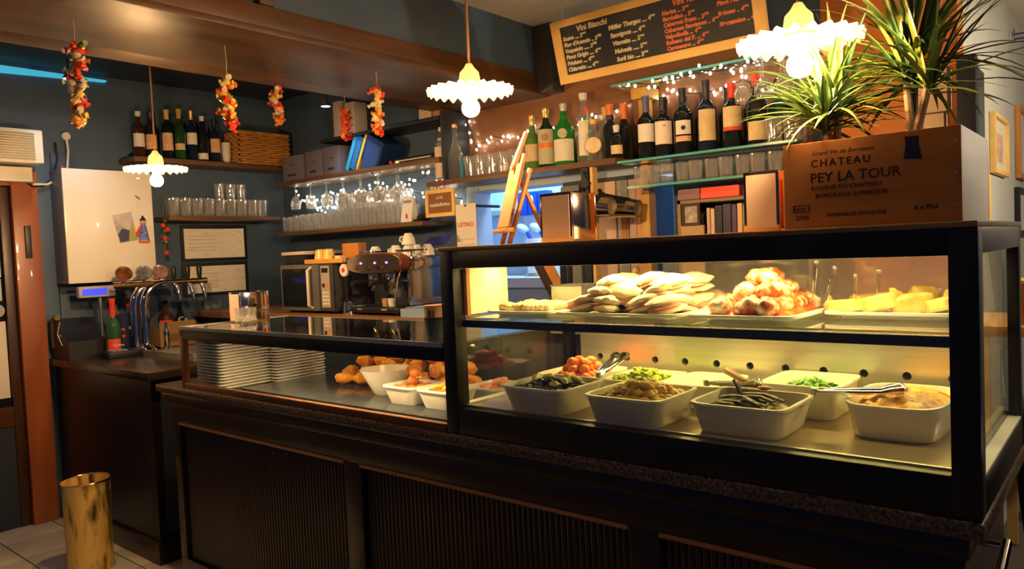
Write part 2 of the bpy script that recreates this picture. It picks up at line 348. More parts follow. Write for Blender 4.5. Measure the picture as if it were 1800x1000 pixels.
# ------------------------------------------------------------------ display cases
def food_case():
    t = thing('food_display_case', 'large black framed glass display case full of hot food', 'display case', (0, 0, 0))
    x0, x1, y0, y1, z0, z1 = -1.610, -0.222, 1.600, 2.25, 0.8805, 1.430
    for (a, b, c, d, e) in ((x0, x0 + 0.052, y0, y0 + 0.05, 'post'), (x1 - 0.05, x1, y0, y0 + 0.05, 'post'), (x0, x0 + 0.03, y1 - 0.04, y1, 'post'), (x1 - 0.03, x1, y1 - 0.04, y1, 'post')):
        B(a, b, c, d, z0, z1, e, BLACKW, t, 0.003)
    B(x0 + 0.052, x1 - 0.05, y0, y0 + 0.035, z1 - 0.052, z1, 'top_rail', BLACKW, t, 0.003)
    B(x0 + 0.052, x1 - 0.05, y0, y0 + 0.035, z0, 0.962, 'bottom_rail', BLACKW, t, 0.003)
    for xa in (x0, x1 - 0.028):
        B(xa, xa + 0.028, y0 + 0.05, y1 - 0.04, z1 - 0.05, z1, 'side_rail', pm('lit_side_frame', (0.08, 0.065, 0.055), 0.4), t, 0.003)  # upper side rails of the black frame painted lighter, imitating reflected light
        B(xa, xa + 0.028, y0 + 0.05, y1 - 0.04, z0, 0.955, 'side_rail', BLACKW, t, 0.003)
        B(xa, xa + 0.028, y0 + 0.051, y1 - 0.041, 0.9552, 0.962, 'steel_cap', pm('lit_steel_cap', (0.85, 0.84, 0.78), 0.3, 0.3), t, 0.001)  # paler than the other steel, imitating lamp light on the rail top
        B(xa + 0.010, xa + 0.015, y0 + 0.05, y1 - 0.04, 0.962, z1 - 0.05, 'side_pane', PANE, t)
    B(x0 + 0.052, x1 - 0.05, y0 + 0.018, y0 + 0.024, 0.962, z1 - 0.052, 'front_pane', PANE, t)
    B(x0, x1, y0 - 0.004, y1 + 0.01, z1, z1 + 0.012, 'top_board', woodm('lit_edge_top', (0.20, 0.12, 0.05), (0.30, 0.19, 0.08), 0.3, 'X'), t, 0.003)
    B(x0 + 0.03, x1 - 0.03, y0 + 0.036, y1 - 0.02, 0.944, 0.956, 'floor_plate', pm('warm_steel_floor', (0.36, 0.27, 0.16), 0.3, 0.6), t)
    B(x0 + 0.052, x1 - 0.05, y0 + 0.036, y0 + 0.044, 0.944, 0.966, 'floor_lip', STEEL, t)
    B(x0 + 0.03, x1 - 0.03, y1 - 0.012, y1 - 0.004, 0.956, 1.0, 'rear_rail', STEEL, t)
    # steel splash panel with round holes
    sp = MB(); hx = [-1.44 + 0.1075 * k for k in range(11)]; zc = 1.045; r = 0.0115; zb, zt = 0.958, 1.125; ys = 2.195
    xs = [-1.52] + [h + 0.05375 for h in hx[:-1]] + [-0.262]
    for i, h in enumerate(hx):
        a, b = xs[i], xs[i + 1]; n = 16
        ring = [sp.bm.verts.new((h + r * math.cos(2 * PI * k / n + PI / 4), ys, zc + r * math.sin(2 * PI * k / n + PI / 4))) for k in range(n)]
        ring2 = [sp.bm.verts.new((v.co.x, ys + 0.02, v.co.z)) for v in ring]
        cs = [sp.bm.verts.new(p) for p in ((b, ys, zt), (a, ys, zt), (a, ys, zb), (b, ys, zb))]
        for q in range(4):
            for k in range(n // 4): sp.bm.faces.new([cs[q], ring[q * 4 + k], ring[(q * 4 + k + 1) % n]])
            sp.bm.faces.new([cs[q], ring[(q * 4 + 4) % n], cs[(q + 1) % 4]])
        for k in range(n): sp.bm.faces.new([ring[k], ring[(k + 1) % n], ring2[(k + 1) % n], ring2[k]])
    sp.box(-1.52, -0.262, ys - 0.002, ys + 0.03, zt, zt + 0.006)
    sp.build('splash_panel', STEEL, t)
    B(-1.52, -0.262, ys + 0.02, ys + 0.022, 0.958, 1.125, 'panel_backing', BLACKP, t)
    B(x1 - 0.045, x1 - 0.030, y0 + 0.052, y1 - 0.045, 0.957, 0.985, 'side_lip', pm('lit_steel_lip', (0.80, 0.80, 0.76), 0.3, 0.5), t, 0.002)  # whitened steel, imitating case light along the floor edge
    # upper glass shelf with dark front bar
    B(x0 + 0.02, x1 - 0.02, 1.64, 2.14, 1.222, 1.230, 'glass_shelf', SHELFGLASS, t)
    B(x0 + 0.052, x1 - 0.05, 1.640, 1.652, 1.200, 1.2215, 'shelf_bar', BLACKW, t)
    B(x0 + 0.052, x1 - 0.05, 2.10, 2.13, 1.190, 1.2215, 'shelf_bar', BLACKW, t)
    # rear sliding panes and the pale end panel
    B(-1.20, -0.26, 2.222, 2.227, 1.13, 1.38, 'sliding_pane', thin_glass('warm_pane', (0.95, 0.90, 0.74), 1.2, haze=0.10), t)
    B(-1.578, -1.566, 1.66, 1.86, 1.235, 1.38, 'end_panel', pm('cream_panel', (0.80, 0.76, 0.45), 0.5), t)
    B(-1.558, -1.545, 1.645, 1.66, 1.235, 1.376, 'edge_strip', ORANGEW, t)
    # lamp housing under the top
    B(x0 + 0.06, x1 - 0.06, 2.06, 2.095, 1.190, 1.2, 'lamp_housing', STEEL, t)
    B(x0 + 0.055, x1 - 0.055, 1.755, 1.825, 1.395, 1.425, 'lamp_housing', STEEL, t, 0.003)
food_case()

def plate_case():
    t = thing('plate_display_case', 'low glass case with brown frame at the left of the bar', 'display case', (0, 0, 0))
    x0, x1, y0, y1, z0, z1 = -3.25, -1.615, 1.600, 2.15, 0.8805, 1.148
    brown = woodm('brown_case_frame', (0.20, 0.075, 0.02), (0.34, 0.14, 0.04), 0.35, 'Z')
    brownx = woodm('brown_case_rail', (0.10, 0.045, 0.015), (0.20, 0.085, 0.03), 0.3, 'X')
    B(x0, x0 + 0.026, y0, y0 + 0.026, z0, z1 - 0.012, 'post', brown, t, 0.002)
    B(x0, x0 + 0.026, y1 - 0.026, y1, z0, z1 - 0.012, 'post', brown, t, 0.002)
    B(x0 + 0.026, x1, y0, y0 + 0.022, z0, z0 + 0.026, 'bottom_rail', brownx, t, 0.002)
    B(x0 + 0.026, x1, y0 + 0.022, y0 + 0.05, z0, z0 + 0.012, 'bottom_rail', BLACKW, t, 0.002)
    B(x0 + 0.026, x1, y0, y0 + 0.03, z1 - 0.052, z1 - 0.008, 'top_rail', BLACKW, t, 0.004)
    B(x0, x1, y0 - 0.003, y0 + 0.008, z1 - 0.008, z1 + 0.006, 'edge_trim', STEEL, t)
    B(x0, x0 + 0.008, y0, y1, z1 - 0.008, z1 + 0.006, 'edge_trim', STEEL, t)
    B(x0 + 0.008, x1, y1 - 0.01, y1, z1 - 0.008, z1 + 0.004, 'edge_trim', STEEL, t)
    B(x0 + 0.026, x1, y1 - 0.026, y1, z1 - 0.04, z1 - 0.008, 'top_rail', BLACKW, t, 0.004)
    B(x0 + 0.008, x1, y0 + 0.008, y1 - 0.01, z1 - 0.004, z1 + 0.003, 'top_pane', thin_glass('dark_top_pane', (0.80, 0.82, 0.82), 1.3), t)
    B(x0 + 0.026, x1, y0 + 0.010, y0 + 0.014, z0 + 0.026, z1 - 0.052, 'front_pane', PANE, t)
    B(x0 + 0.010, x0 + 0.014, y0 + 0.026, y1 - 0.026, z0, z1 - 0.01, 'side_pane', PANE, t)
plate_case()
# ------------------------------------------------------------------ pendant lamps
def opal():
    m = pm('white_opal_glass', (0.90, 0.87, 0.80), 0.3); nt = m.node_tree; b = nt.nodes['Principled BSDF']
    tr = nt.nodes.new('ShaderNodeBsdfTranslucent'); tr.inputs[0].default_value = (1.0, 0.88, 0.70, 1); mx = nt.nodes.new('ShaderNodeMixShader'); mx.inputs[0].default_value = 0.88
    nt.links.new(b.outputs[0], mx.inputs[1]); nt.links.new(tr.outputs[0], mx.inputs[2]); nt.links.new(mx.outputs[0], nt.nodes['Material Output'].inputs[0]); return m
SHADE = opal()
BULBM = emis('lit_bulb', (1.0, 0.60, 0.26), BULB)
ROOMBULBM = emis('lit_room_bulb', (1.0, 0.66, 0.34), ROOM_BULB)
S = 0.256 / 0.28
def pendant(label, loc, ztop, bulb=None):
    t = thing('pendant_lamp', label, 'lamp', loc, 0, 'pleated pendant lamps over the bar'); t.scale = (S, S, S); ztop = loc[2] + (ztop - loc[2]) / S
    MB().cyl((0, 0, 0.085), (0, 0, ztop - loc[2]), 0.0045, n=8).build('cord', pm('brown_cord', (0.30, 0.16, 0.08), 0.7), t)
    MB().lathe([(0.0, ztop - loc[2]), (0.04, ztop - loc[2]), (0.04, ztop - loc[2] - 0.02), (0.0, ztop - loc[2] - 0.025)], 20).build('ceiling_rose', PLASTICW, t)
    MB().lathe([(0.0, 0.09), (0.010, 0.088), (0.018, 0.074), (0.031, 0.060), (0.035, 0.035), (0.035, 0.012), (0.0, 0.012)], 24).build('bell_cap', SHADE, t)
    def rip(r, z, a):
        k = max(0.0, (r - 0.055) / 0.085); return r * (1 + 0.012 * k * math.cos(24 * a)), z + 0.0085 * k * math.cos(24 * a)
    pr = [(0.030, 0.018), (0.055, 0.014), (0.085, 0.008), (0.115, 0.003), (0.140, -0.001)]
    MB().lathe(pr + [(0.1395, -0.003), (0.137, -0.0025)], 192, ripple=rip).build('pleated_shade', SHADE, t)
    MB().lathe([(0.017, 0.016), (0.017, -0.012), (0.0, -0.014)], 16).build('socket', SHADE, t)
    MB().lathe([(0.0, -0.082), (0.012, -0.0805), (0.022, -0.074), (0.028, -0.064), (0.0295, -0.053), (0.027, -0.042), (0.020, -0.030), (0.015, -0.014), (0.0, -0.010)], 20).build('bulb', bulb or BULBM, t)
    return t
pendant('pleated white pendant lamp hanging before the white wall cabinet, farthest of three', (-3.291, 1.563, 1.845), ZC + 0.018)
pendant('pleated white pendant lamp hanging under the cream ceiling beside the wooden beam', (-1.518, 1.669, 1.900), ZC - 0.001)
pendant('pleated white pendant lamp of the dining room behind the viewer', (-3.45, 0.15, 2.0), ZC + 0.018, ROOMBULBM)
pendant('pleated white pendant lamp of the dining room beyond the right end', (0.75, 3.5, 2.05), ZC - 0.001, emis('lit_beyond_bulb', (1.0, 0.80, 0.56), BULB * 1.7))
pendant('pleated white pendant lamp hanging among the spiky plant leaves, nearest of three', (-0.549, 1.646, 1.839), ZC - 0.001)

def spot_lamp(label, loc, aim):
    t = thing('clip_spotlight', label, 'spotlight', loc)
    MB().tube([(0, 0, 0.05), (0.006, 0, 0.10), (0, 0, 2.5795 - loc[2])], 0.004, 6).build('stem', BLACKP, t)
    MB().lathe([(0.0, 0.055), (0.012, 0.05), (0.016, 0.03), (0.030, 0.004), (0.028, 0.002), (0.014, 0.028), (0.0, 0.03)], 18).build('reflector', STEEL, t)
    MB().lathe([(0.0, 0.004), (0.026, 0.006), (0.0, 0.012)], 18).build('led', emis('cool_led', (0.75, 0.85, 1.0), 30.0), t)
    l = bpy.data.lights.new('spot_beam', 'SPOT'); l.energy = 5.0; l.color = (0.72, 0.84, 1.0); l.spot_size = math.radians(95); l.spot_blend = 0.7; l.shadow_soft_size = 0.02
    o = bpy.data.objects.new('spot_beam', l); C.objects.link(o); o.location = (loc[0], loc[1], loc[2] - 0.004); o.rotation_euler = aim
spot_lamp('small lit white spotlight behind the leftmost hanging garland', (-4.35, 1.63, 2.43), (0, math.radians(10), 0))
spot_lamp('small lit white spotlight hung above the blue folders', (-3.66, 2.76, 2.315), (math.radians(15), 0, 0))

# ------------------------------------------------------------------ hanging garlands
GC = [pm('foil_' + n, c, 0.35, spec=0.6) for n, c in (('red', (0.75, 0.06, 0.02)), ('orange', (0.85, 0.25, 0.03)), ('yellow', (0.80, 0.55, 0.10)), ('cream', (0.75, 0.66, 0.45)), ('green', (0.25, 0.40, 0.12)), ('blue', (0.12, 0.18, 0.40)))]
def garland(label, top, drop, length, wide, n, pal, seed):
    rnd = random.Random(seed)
    t = thing('hanging_garland', label, 'garland', top, 0, 'garlands hanging from the beam')
    MB().tube([(0, 0, 0), (0.004, 0, -drop * 0.5), (0, 0, -drop), (0, 0, -drop - length)], 0.0016, 5).build('string', pm('pale_string', (0.55, 0.42, 0.22), 0.8), t)
    for k in range(n):
        f = (k + 0.5) / n; z = -drop - f * length; w = wide * (0.55 + 0.45 * math.sin(PI * min(1, f * 1.3 + 0.12)))
        a = rnd.random() * 2 * PI; off = rnd.uniform(0.15, 1.0) * w
        m = MB(); ln = rnd.uniform(0.016, 0.024); d = Vector((rnd.uniform(-1, 1), rnd.uniform(-1, 1), rnd.uniform(-0.7, 0.7))).normalized() * ln
        c = Vector((off * math.cos(a), off * math.sin(a), z))
        m.tube([c - d * 1.25, c - d * 0.8, c - d * 0.45, c, c + d * 0.45, c + d * 0.8, c + d * 1.25], [0.009, 0.004, 0.010, 0.0125, 0.010, 0.004, 0.009], 7)
        m.build('wrapped_sweet', GC[pal[rnd.randrange(len(pal))]], t)
garland('long garland of yellow and red wrapped sweets, leftmost under the beam', (-2.60, 1.00, 2.214), 0.075, 0.255, 0.032, 34, [0, 1, 2, 2, 3, 3, 4, 5], 1)
garland('forked garland of red and orange sweets hanging before the wicker basket bottles', (-2.55, 1.49, 2.214), 0.115, 0.185, 0.036, 28, [0, 0, 1, 1, 2, 3], 2)
garland('slim red and yellow garland hanging right above the wicker basket', (-2.995, 1.995, 2.222), 0.008, 0.165, 0.026, 20, [0, 0, 1, 2, 3], 3)
garland('small red and cream garland hanging just left of the blue folders', (-3.005, 2.38, 2.222), 0.065, 0.145, 0.026, 18, [0, 0, 1, 3, 2], 4)
garland('orange and cream garland hanging in front of the blue folders', (-2.50, 2.156, 2.214), 0.072, 0.19, 0.026, 22, [0, 1, 1, 2, 3, 3], 5)

# ------------------------------------------------------------------ bottles
CAM_DIR = -0.9   # labels turn towards the room
def bottle_parts(t, R, H, hb, hs, rn, gm, cap=None, lab=None, a=None, lab2=None, n=20):
    """R body radius, H height, hb top of straight body, hs top of shoulder, rn neck radius"""
    pr = [(0.0, 0.0), (R * 0.9, 0.0), (R, R * 0.12), (R, hb)]
    for k in range(1, 6):
        u = k / 5.0; pr.append((R + (rn - R) * (0.5 - 0.5 * math.cos(PI * u)), hb + (hs - hb) * u))
    pr += [(rn, H - 0.018), (rn * 1.18, H - 0.016), (rn * 1.18, H - 0.004), (rn * 0.9, H), (0.0, H)]
    MB().lathe(pr, n).build('glass_body', gm, t)
    if cap:
        ch, cm = cap; MB().lathe([(rn * 1.06, H - ch), (rn * 1.10, H - 0.020), (rn * 1.28, H - 0.016), (rn * 1.28, H + 0.002), (0.0, H + 0.003)], n).build('cap', cm, t)
    if lab:
        z0, z1, lm, half = lab
        MB().lathe([(R + 0.0004, z0), (R + 0.0009, z0), (R + 0.0009, z1), (R + 0.0004, z1)], 14, a0=a - half, a1=a + half).build('label', lm, t)
    if lab2:
        z0, z1, lm, half = lab2
        MB().lathe([(R + 0.0012, z0), (R + 0.0016, z0), (R + 0.0016, z1), (R + 0.0012, z1)], 14, a0=a - half, a1=a + half).build('label_band', lm, t)
def bottle(label, loc, R, H, hb, hs, rn, gm, cap=None, lab=None, a=CAM_DIR, lab2=None, group=None, name='bottle', cat='bottle'):
    t = thing(name, label, cat, loc, 0, group); bottle_parts(t, R, H, hb, hs, rn, gm, cap, lab, a, lab2); return t
WINEG = pm('black_wine_glass', (0.010, 0.012, 0.016), 0.06, spec=0.7)
BLUEG = pm('dark_blue_bottle_glass', (0.010, 0.018, 0.045), 0.07, spec=0.7)
BROWNG = pm('dark_brown_bottle_glass', (0.05, 0.015, 0.006), 0.07, spec=0.7)
GREENG = pm('bright_green_bottle_glass', (0.02, 0.33, 0.05), 0.06, spec=0.8, trans=0.35)
DGREENG = pm('dark_green_bottle_glass', (0.02, 0.075, 0.03), 0.07, spec=0.7)
CLEARG = thin_glass('clear_bottle_glass', (0.88, 0.90, 0.88), 1.0, base=0.04, haze=0.06)
def cm(n, c, r=0.4): return pm(n, c, r)
RED = cm('red_foil', (0.70, 0.05, 0.02)); ORG = cm('orange_foil', (0.80, 0.22, 0.04)); YEL = cm('yellow_foil', (0.75, 0.50, 0.10)); BLK = cm('black_foil', (0.015, 0.013, 0.02)); PUR = cm('violet_foil', (0.10, 0.09, 0.20)); GLD = pm('gold_foil', (0.72, 0.50, 0.18), 0.3, 0.8); WHT = cm('white_cap', (0.75, 0.72, 0.68))
LW = pm('white_label', (0.80, 0.76, 0.66), 0.6, col2=(0.72, 0.67, 0.56), scale=30, contrast=(0.5, 0.7)); LC = pm('cream_label', (0.72, 0.58, 0.32), 0.6, col2=(0.64, 0.48, 0.24), scale=25)
LO = pm('orange_label', (0.80, 0.28, 0.06), 0.6, col2=(0.75, 0.60, 0.40), scale=35); LR = pm('red_label', (0.70, 0.07, 0.03), 0.6); LP = pm('pink_print_label', (0.80, 0.70, 0.58), 0.6, col2=(0.75, 0.25, 0.18), scale=40, contrast=(0.60, 0.66))

# wall shelf with spirits and the basket
tag(MB().box(XL + 0.005, -4.58, 2.05, 3.15, 2.055, 2.085, 0.003).build('wall_shelf', SHELFY), 'dark wooden wall shelf carrying spirit bottles and a wicker basket', 'shelf')
for k, (y, H, gm, cp, lb) in enumerate((
    (2.135, 0.285, BROWNG, (0.03, WHT), (0.07, 0.15, LW, 1.0)), (2.21, 0.290, BLUEG, (0.05, BLK), (0.06, 0.15, LO, 1.0)), (2.312, 0.315, WINEG, (0.06, YEL), (0.06, 0.17, LO, 1.0)),
    (2.392, 0.330, DGREENG, (0.06, YEL), (0.07, 0.11, LC, 0.9)), (2.472, 0.330, BLUEG, (0.06, GLD), (0.11, 0.185, LW, 1.0)), (2.545, 0.300, WINEG, (0.03, WHT), (0.02, 0.06, LW, 0.9)), (2.630, 0.290, BLUEG, (0.05, BLK), (0.07, 0.16, LO, 1.0)))):
    labs = ('brown glass spirit bottle with white label, leftmost on the high wall shelf', 'dark blue bottle with orange label beside the leftmost spirit bottle', 'black bottle with yellow neck and orange label on the high wall shelf', 'dark green yellow necked bottle with small amber label on the high shelf', 'tall gold capped bottle with high white label on the high wall shelf', 'black bottle with low small white label on the high wall shelf', 'dark bottle with orange and white label left of the wicker basket')
    bottle(labs[k], (-4.69, y, 2.0852), 0.035, H, H * 0.60, H * 0.78, 0.013, gm, cp, lb, a=-0.45, group='spirits on the high wall shelf')
for k, (y, gm) in enumerate(((2.26, WINEG), (2.36, BLUEG), (2.44, WINEG), (2.59, DGREENG))):
    bottle('dark unlabelled bottle half hidden in the rear row of the high wall shelf', (-4.762, y, 2.0852), 0.033, 0.30, 0.18, 0.235, 0.013, gm, (0.05, BLK), group='rear bottles on the high wall shelf')
t = thing('paper_cup_stack', 'stack of pale paper cups beside the wicker basket', 'cups', (-4.68, 2.70, 2.0852))
for k in range(5): MB().lathe([(0.0, 0), (0.022, 0.0), (0.030, 0.075), (0.031, 0.078), (0.0285, 0.076)], 18).build('cup', PLASTICW, t, (0, 0, 0.016 * k))
def basket():
    t = thing('wicker_basket', 'brown wicker basket at the end of the high wall shelf', 'basket', (-4.68, 2.94, 2.0852))
    W = pm('brown_wicker', (0.46, 0.19, 0.035), 0.55, col2=(0.62, 0.30, 0.07), scale=40)
    w, d, h = 0.19, 0.085, 0.215
    B(-d + 0.008, d - 0.008, -w + 0.008, w - 0.008, 0, h - 0.01, 'lining', pm('dark_wicker', (0.12, 0.045, 0.012), 0.7), t)
    n = 52
    for r in range(13):
        z = 0.010 + r * 0.0163; pts = []
        for k in range(n + 1):
            u = k / n * 4; s = int(min(u, 3.999)); q = u - s; wob = 0.0065 * (1 if (k // 2 + r) % 2 else -1)
            if s == 0: p = (d + wob, -w + 2 * w * q)
            elif s == 1: p = (d - 2 * d * q, w + wob)
            elif s == 2: p = (-d - wob, w - 2 * w * q)
            else: p = (-d + 2 * d * q, -w - wob)
            pts.append((p[0], p[1], z))
        MB().tube(pts, 0.0072, 6, caps=False).build('woven_band', W, t)
    MB().tube([(d, -w, h), (d, w, h), (-d, w, h), (-d, -w, h), (d, -w, h)], 0.009, 7).build('rim', W, t)
basket()

# lower wall shelf with tumblers
tag(MB().box(XL + 0.005, -4.58, 2.24, 3.02, 1.705, 1.732, 0.003).build('wall_shelf', SHELFY), 'brown wooden wall shelf carrying clear tumblers under the spirits', 'shelf')
def tumbler_mesh(R, H, r0=None):
    r0 = r0 or R * 0.82
    me = MB().lathe([(0, 0), (r0, 0), (r0 + 0.0005, 0.004), (R, H), (R - 0.0022, H), (r0 - 0.002, 0.012), (0, 0.012)], 18).mesh('tumbler'); me.materials.append(TUMBLER); return me
TM = tumbler_mesh(0.036, 0.115); TM2 = tumbler_mesh(0.034, 0.10); TMS = tumbler_mesh(0.031, 0.085)
def glass(me, loc, label, group, name='tumbler', cat='glass', rot=None): return tag(link(name, me, None, loc, rot), label, cat, group)
ORD = ['leftmost', 'second from left', 'third from left', 'fourth from left', 'fifth from left', 'sixth from left', 'seventh from left', 'eighth from left', 'ninth from left', 'tenth from left', 'eleventh from left', 'twelfth from left', 'thirteenth from left', 'fourteenth from left', 'fifteenth from left']
G1 = 'tumblers on the brown wall shelf'
for i, y in enumerate((2.30, 2.378, 2.456, 2.534, 2.612, 2.69, 2.768, 2.846, 2.924)):
    glass(TM, (-4.64, y, 1.7322), 'clear tumbler in front row of the brown wall shelf, ' + ORD[i], G1)
    glass(TM, (-4.73, y + 0.02, 1.7322), 'clear tumbler in the rear row of the brown wall shelf', 'rear tumblers on the brown wall shelf')
    if i in (4, 5, 6): glass(TM2, (-4.64, y, 1.848), 'clear tumbler stacked on another on the brown wall shelf, ' + ORD[i - 4], 'stacked tumblers on the brown wall shelf')

# ------------------------------------------------------------------ left wall fittings
def left_wall():
    t = thing('air_conditioner', 'cream louvred air conditioner above the red door', 'air conditioner', (XL + 0.001, 1.25, 2.0))
    B(0, 0.19, -0.45, 0.33, 0.01, 0.195, 'casing', CREAM, t, 0.015)
    for k in range(11):
        for (a, b) in ((-0.40, 0.07), (0.09, 0.285)): B(0.188, 0.1945, a, b, 0.03 + k * 0.0135, 0.0365 + k * 0.0135, 'louvre', pm('tan_louvre', (0.34, 0.26, 0.14), 0.5), t)
    t = thing('duct_box', 'plain cream duct cover under the air conditioner', 'duct cover', (XL + 0.001, 1.2, 1.92))
    B(0.036, 0.13, -0.4, 0.335, -0.005, 0.075, 'cover', CREAM, t, 0.006); B(0.0, 0.036, -0.4, 0.335, 0.066, 0.074, 'flange', CREAM, t)
    t = thing('wall_socket', 'round cream socket with a cream cable running to the door', 'socket', (XL + 0.013, 1.757, 2.20))
    MB().lathe([(0, 0.02), (0.02, 0.02), (0.024, 0.014), (0.025, 0)], 22, xf=Matrix.Rotation(PI / 2, 4, 'Y')).build('plug', PLASTICW, t)
    MB().tube([(0.012, 0.0, -0.02), (0.016, 0.004, -0.08), (0.016, -0.006, -0.18), (0.016, -0.05, -0.25), (0.02, -0.12, -0.285), (0.04, -0.20, -0.29)], 0.0065, 8).build('cable', CREAM, t)
    c = MB().tube([(XL + 0.02, 1.70, 2.16), (XL + 0.02, 1.705, 2.06), (XL + 0.02, 1.67, 1.95), (XL + 0.02, 1.62, 1.905), (XL + 0.045, 1.56, 1.90), (XL + 0.045, 1.52, 1.93), (XL + 0.045, 1.50, 1.99)], 0.005, 7).build('cable', RUBBER)
    tag(c, 'black cable looping beside the cream socket cable', 'cable')
    # white wall cabinet with magnets
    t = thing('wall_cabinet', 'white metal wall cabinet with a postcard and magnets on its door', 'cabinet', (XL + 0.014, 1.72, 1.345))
    B(0, 0.155, -0.06, 0.435, 0, 0.65, 'body', pm('shaded_cabinet_side', (0.20, 0.22, 0.26), 0.4), t, 0.004)  # white cabinet body painted dark grey blue, imitating its shaded side
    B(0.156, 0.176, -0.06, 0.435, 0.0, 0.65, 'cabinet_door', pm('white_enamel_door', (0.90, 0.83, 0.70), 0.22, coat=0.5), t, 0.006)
    MB().cyl((0.165, -0.052, 0.65), (0.165, -0.052, 0.664), 0.006).build('hinge_cap', RED, t)
    x = XL + 0.014 + 0.1765
    t = thing('postcard', 'tilted seaside postcard stuck on the white wall cabinet', 'postcard', (x, 1.985, 1.66), rot=(math.radians(11), 0, 0))
    B(0, 0.0015, -0.055, 0.055, -0.085, 0.085, 'card', pm('card_photo', (0.72, 0.62, 0.50), 0.5, col2=(0.42, 0.38, 0.36), scale=9), t)
    MB().prism([(-0.05, -0.08), (0.0, -0.08), (0.02, -0.02), (-0.02, 0.0), (-0.05, -0.03)], 'X', 0.0016, 0.0022).build('dark_rock', pm('slate_blue', (0.06, 0.07, 0.11), 0.5), t)
    MB().prism([(0.0, -0.08), (0.05, -0.08), (0.05, 0.03), (0.02, -0.02)], 'X', 0.0016, 0.0022).build('meadow', pm('olive_print', (0.42, 0.42, 0.12), 0.5), t)
    t = thing('doll_magnet', 'little rag doll magnet in red and blue on the white cabinet', 'magnet', (x, 2.085, 1.585))
    MB().blob((0.012, 0, 0.105), 0.018, sub=2).build('head', pm('doll_face', (0.60, 0.35, 0.20), 0.6), t)
    MB().lathe([(0.0, 0.092), (0.014, 0.09), (0.022, 0.05), (0.030, 0.0), (0.0, 0.0)], 14, c=(0.014, 0, 0)).build('dress', pm('blue_print_dress', (0.06, 0.10, 0.40), 0.7, col2=(0.25, 0.30, 0.60), scale=60), t)
    MB().lathe([(0.031, 0.0), (0.033, -0.012), (0.0, -0.014)], 14, c=(0.014, 0, 0)).build('hem', ORG, t)
    MB().tube([(0.012, -0.012, 0.085), (0.014, -0.036, 0.045), (0.014, -0.038, 0.02)], 0.008, 7).build('shawl', RED, t)
    MB().lathe([(0.0, 0.15), (0.012, 0.13), (0.020, 0.118), (0.0, 0.115)], 12, c=(0.012, 0, 0)).build('hat', BLK, t)
    tag(B(x, x + 0.0015, 1.93, 2.005, 1.395, 1.49, 'note_paper', PAPER), 'small white note stuck low on the white cabinet', 'note')
    t = thing('bottle_opener', 'small metal opener hanging on the upper part of the white cabinet', 'opener', (x, 2.065, 1.84))
    MB().tube([(0.003, -0.012, 0.01), (0.006, 0.012, -0.01)], 0.008, 8, flat=0.5).build('head', pm('dull_metal', (0.35, 0.33, 0.22), 0.4, 0.6), t)
    MB().tube([(0.003, -0.008, 0), (0.003, -0.006, -0.10)], 0.0012, 5).build('cord', PLASTICW, t)
    # pepper garland
    t = thing('pepper_garland', 'garland of red peppers with green leaves beside the white cabinet', 'garland', (-4.66, 2.24, 1.75))
    MB().tube([(0, 0, 0.06), (0.0, 0.005, -0.1), (0, 0, -0.26)], 0.002, 5).build('string', pm('green_string', (0.2, 0.25, 0.08), 0.8), t)
    rnd = random.Random(5)
    for k in range(12):
        a = rnd.uniform(-2.4, 1.2); z = 0.02 - 0.022 * k + rnd.uniform(-0.01, 0.01); d = Vector((math.cos(a), math.sin(a), rnd.uniform(-0.6, 0.3)))
        p0 = Vector((0, 0, z)); p1 = p0 + d * 0.035; s = d.cross(Vector((0, 0, 1))).normalized() * 0.013
        m = MB(); m.grid([[p0 - s * 0.3, p0 + s * 0.3], [(p0 + p1) / 2 - s, (p0 + p1) / 2 + s + Vector((0, 0, 0.004))], [p1 - s * 0.2, p1 + s * 0.2]]); m.build('leaf', pm('leaf_green', (0.30, 0.42, 0.08), 0.5), t)
    for (dy, dz) in ((-0.012, -0.075), (0.016, -0.10), (-0.004, -0.155), (0.0, -0.245)): MB().blob((0.014, dy, dz), 0.0155, (1, 1, 1.1), 2).build('pepper', RED, t)
    # sheets in dark frames
    for (y0, y1, z0, z1, lb, curl) in ((2.425, 2.86, 1.465, 1.66, 'curling white printed sheet on the upper dark notice board', 0.04), (2.43, 2.845, 1.235, 1.412, 'flat white printed sheet on the lower dark notice board', 0.004)):
        t = thing('notice_board', 'dark backing board behind the ' + ('upper curling' if curl > 0.01 else 'lower flat') + ' sheet', 'notice board', (XL + 0.001, (y0 + y1) / 2, z0))
        B(0, 0.014, -0.235, 0.235, -0.02, z1 - z0 + 0.025, 'panel', pm('dark_blue_board', (0.012, 0.017, 0.028), 0.5), t, 0.003)
        m = MB(); rows = []
        for i in range(2):
            row = []
            for k in range(21):
                u = k / 20; yy = y0 + (y1 - y0) * u; cx = 0.004 + curl * max(0, (u - 0.62) / 0.38) ** 2
                row.append((XL + 0.016 + cx, yy - (0.03 * max(0, (u - 0.8) / 0.2) ** 2 if curl > 0.01 else 0), (z0 if i == 0 else z1)))
            rows.append(row)
        m.grid(rows); s = m.build('printed_sheet', pm('printed_paper', (0.80, 0.76, 0.68), 0.8, col2=(0.70, 0.65, 0.56), scale=60, stretch=(1, 0.15, 1), contrast=(0.52, 0.62)))
        tag(s, lb, 'sheet')
        for r in range(5): B(XL + 0.0202, XL + 0.0206, y0 + 0.03, y0 + 0.22, z1 - 0.05 - r * 0.024, z1 - 0.047 - r * 0.024, 'print_line', pm('faint_print', (0.45, 0.40, 0.34), 0.8), s)
    t = thing('switch_box', 'small grey switch box under the lower notice sheet', 'switch box', (XL + 0.001, 2.59, 1.10))
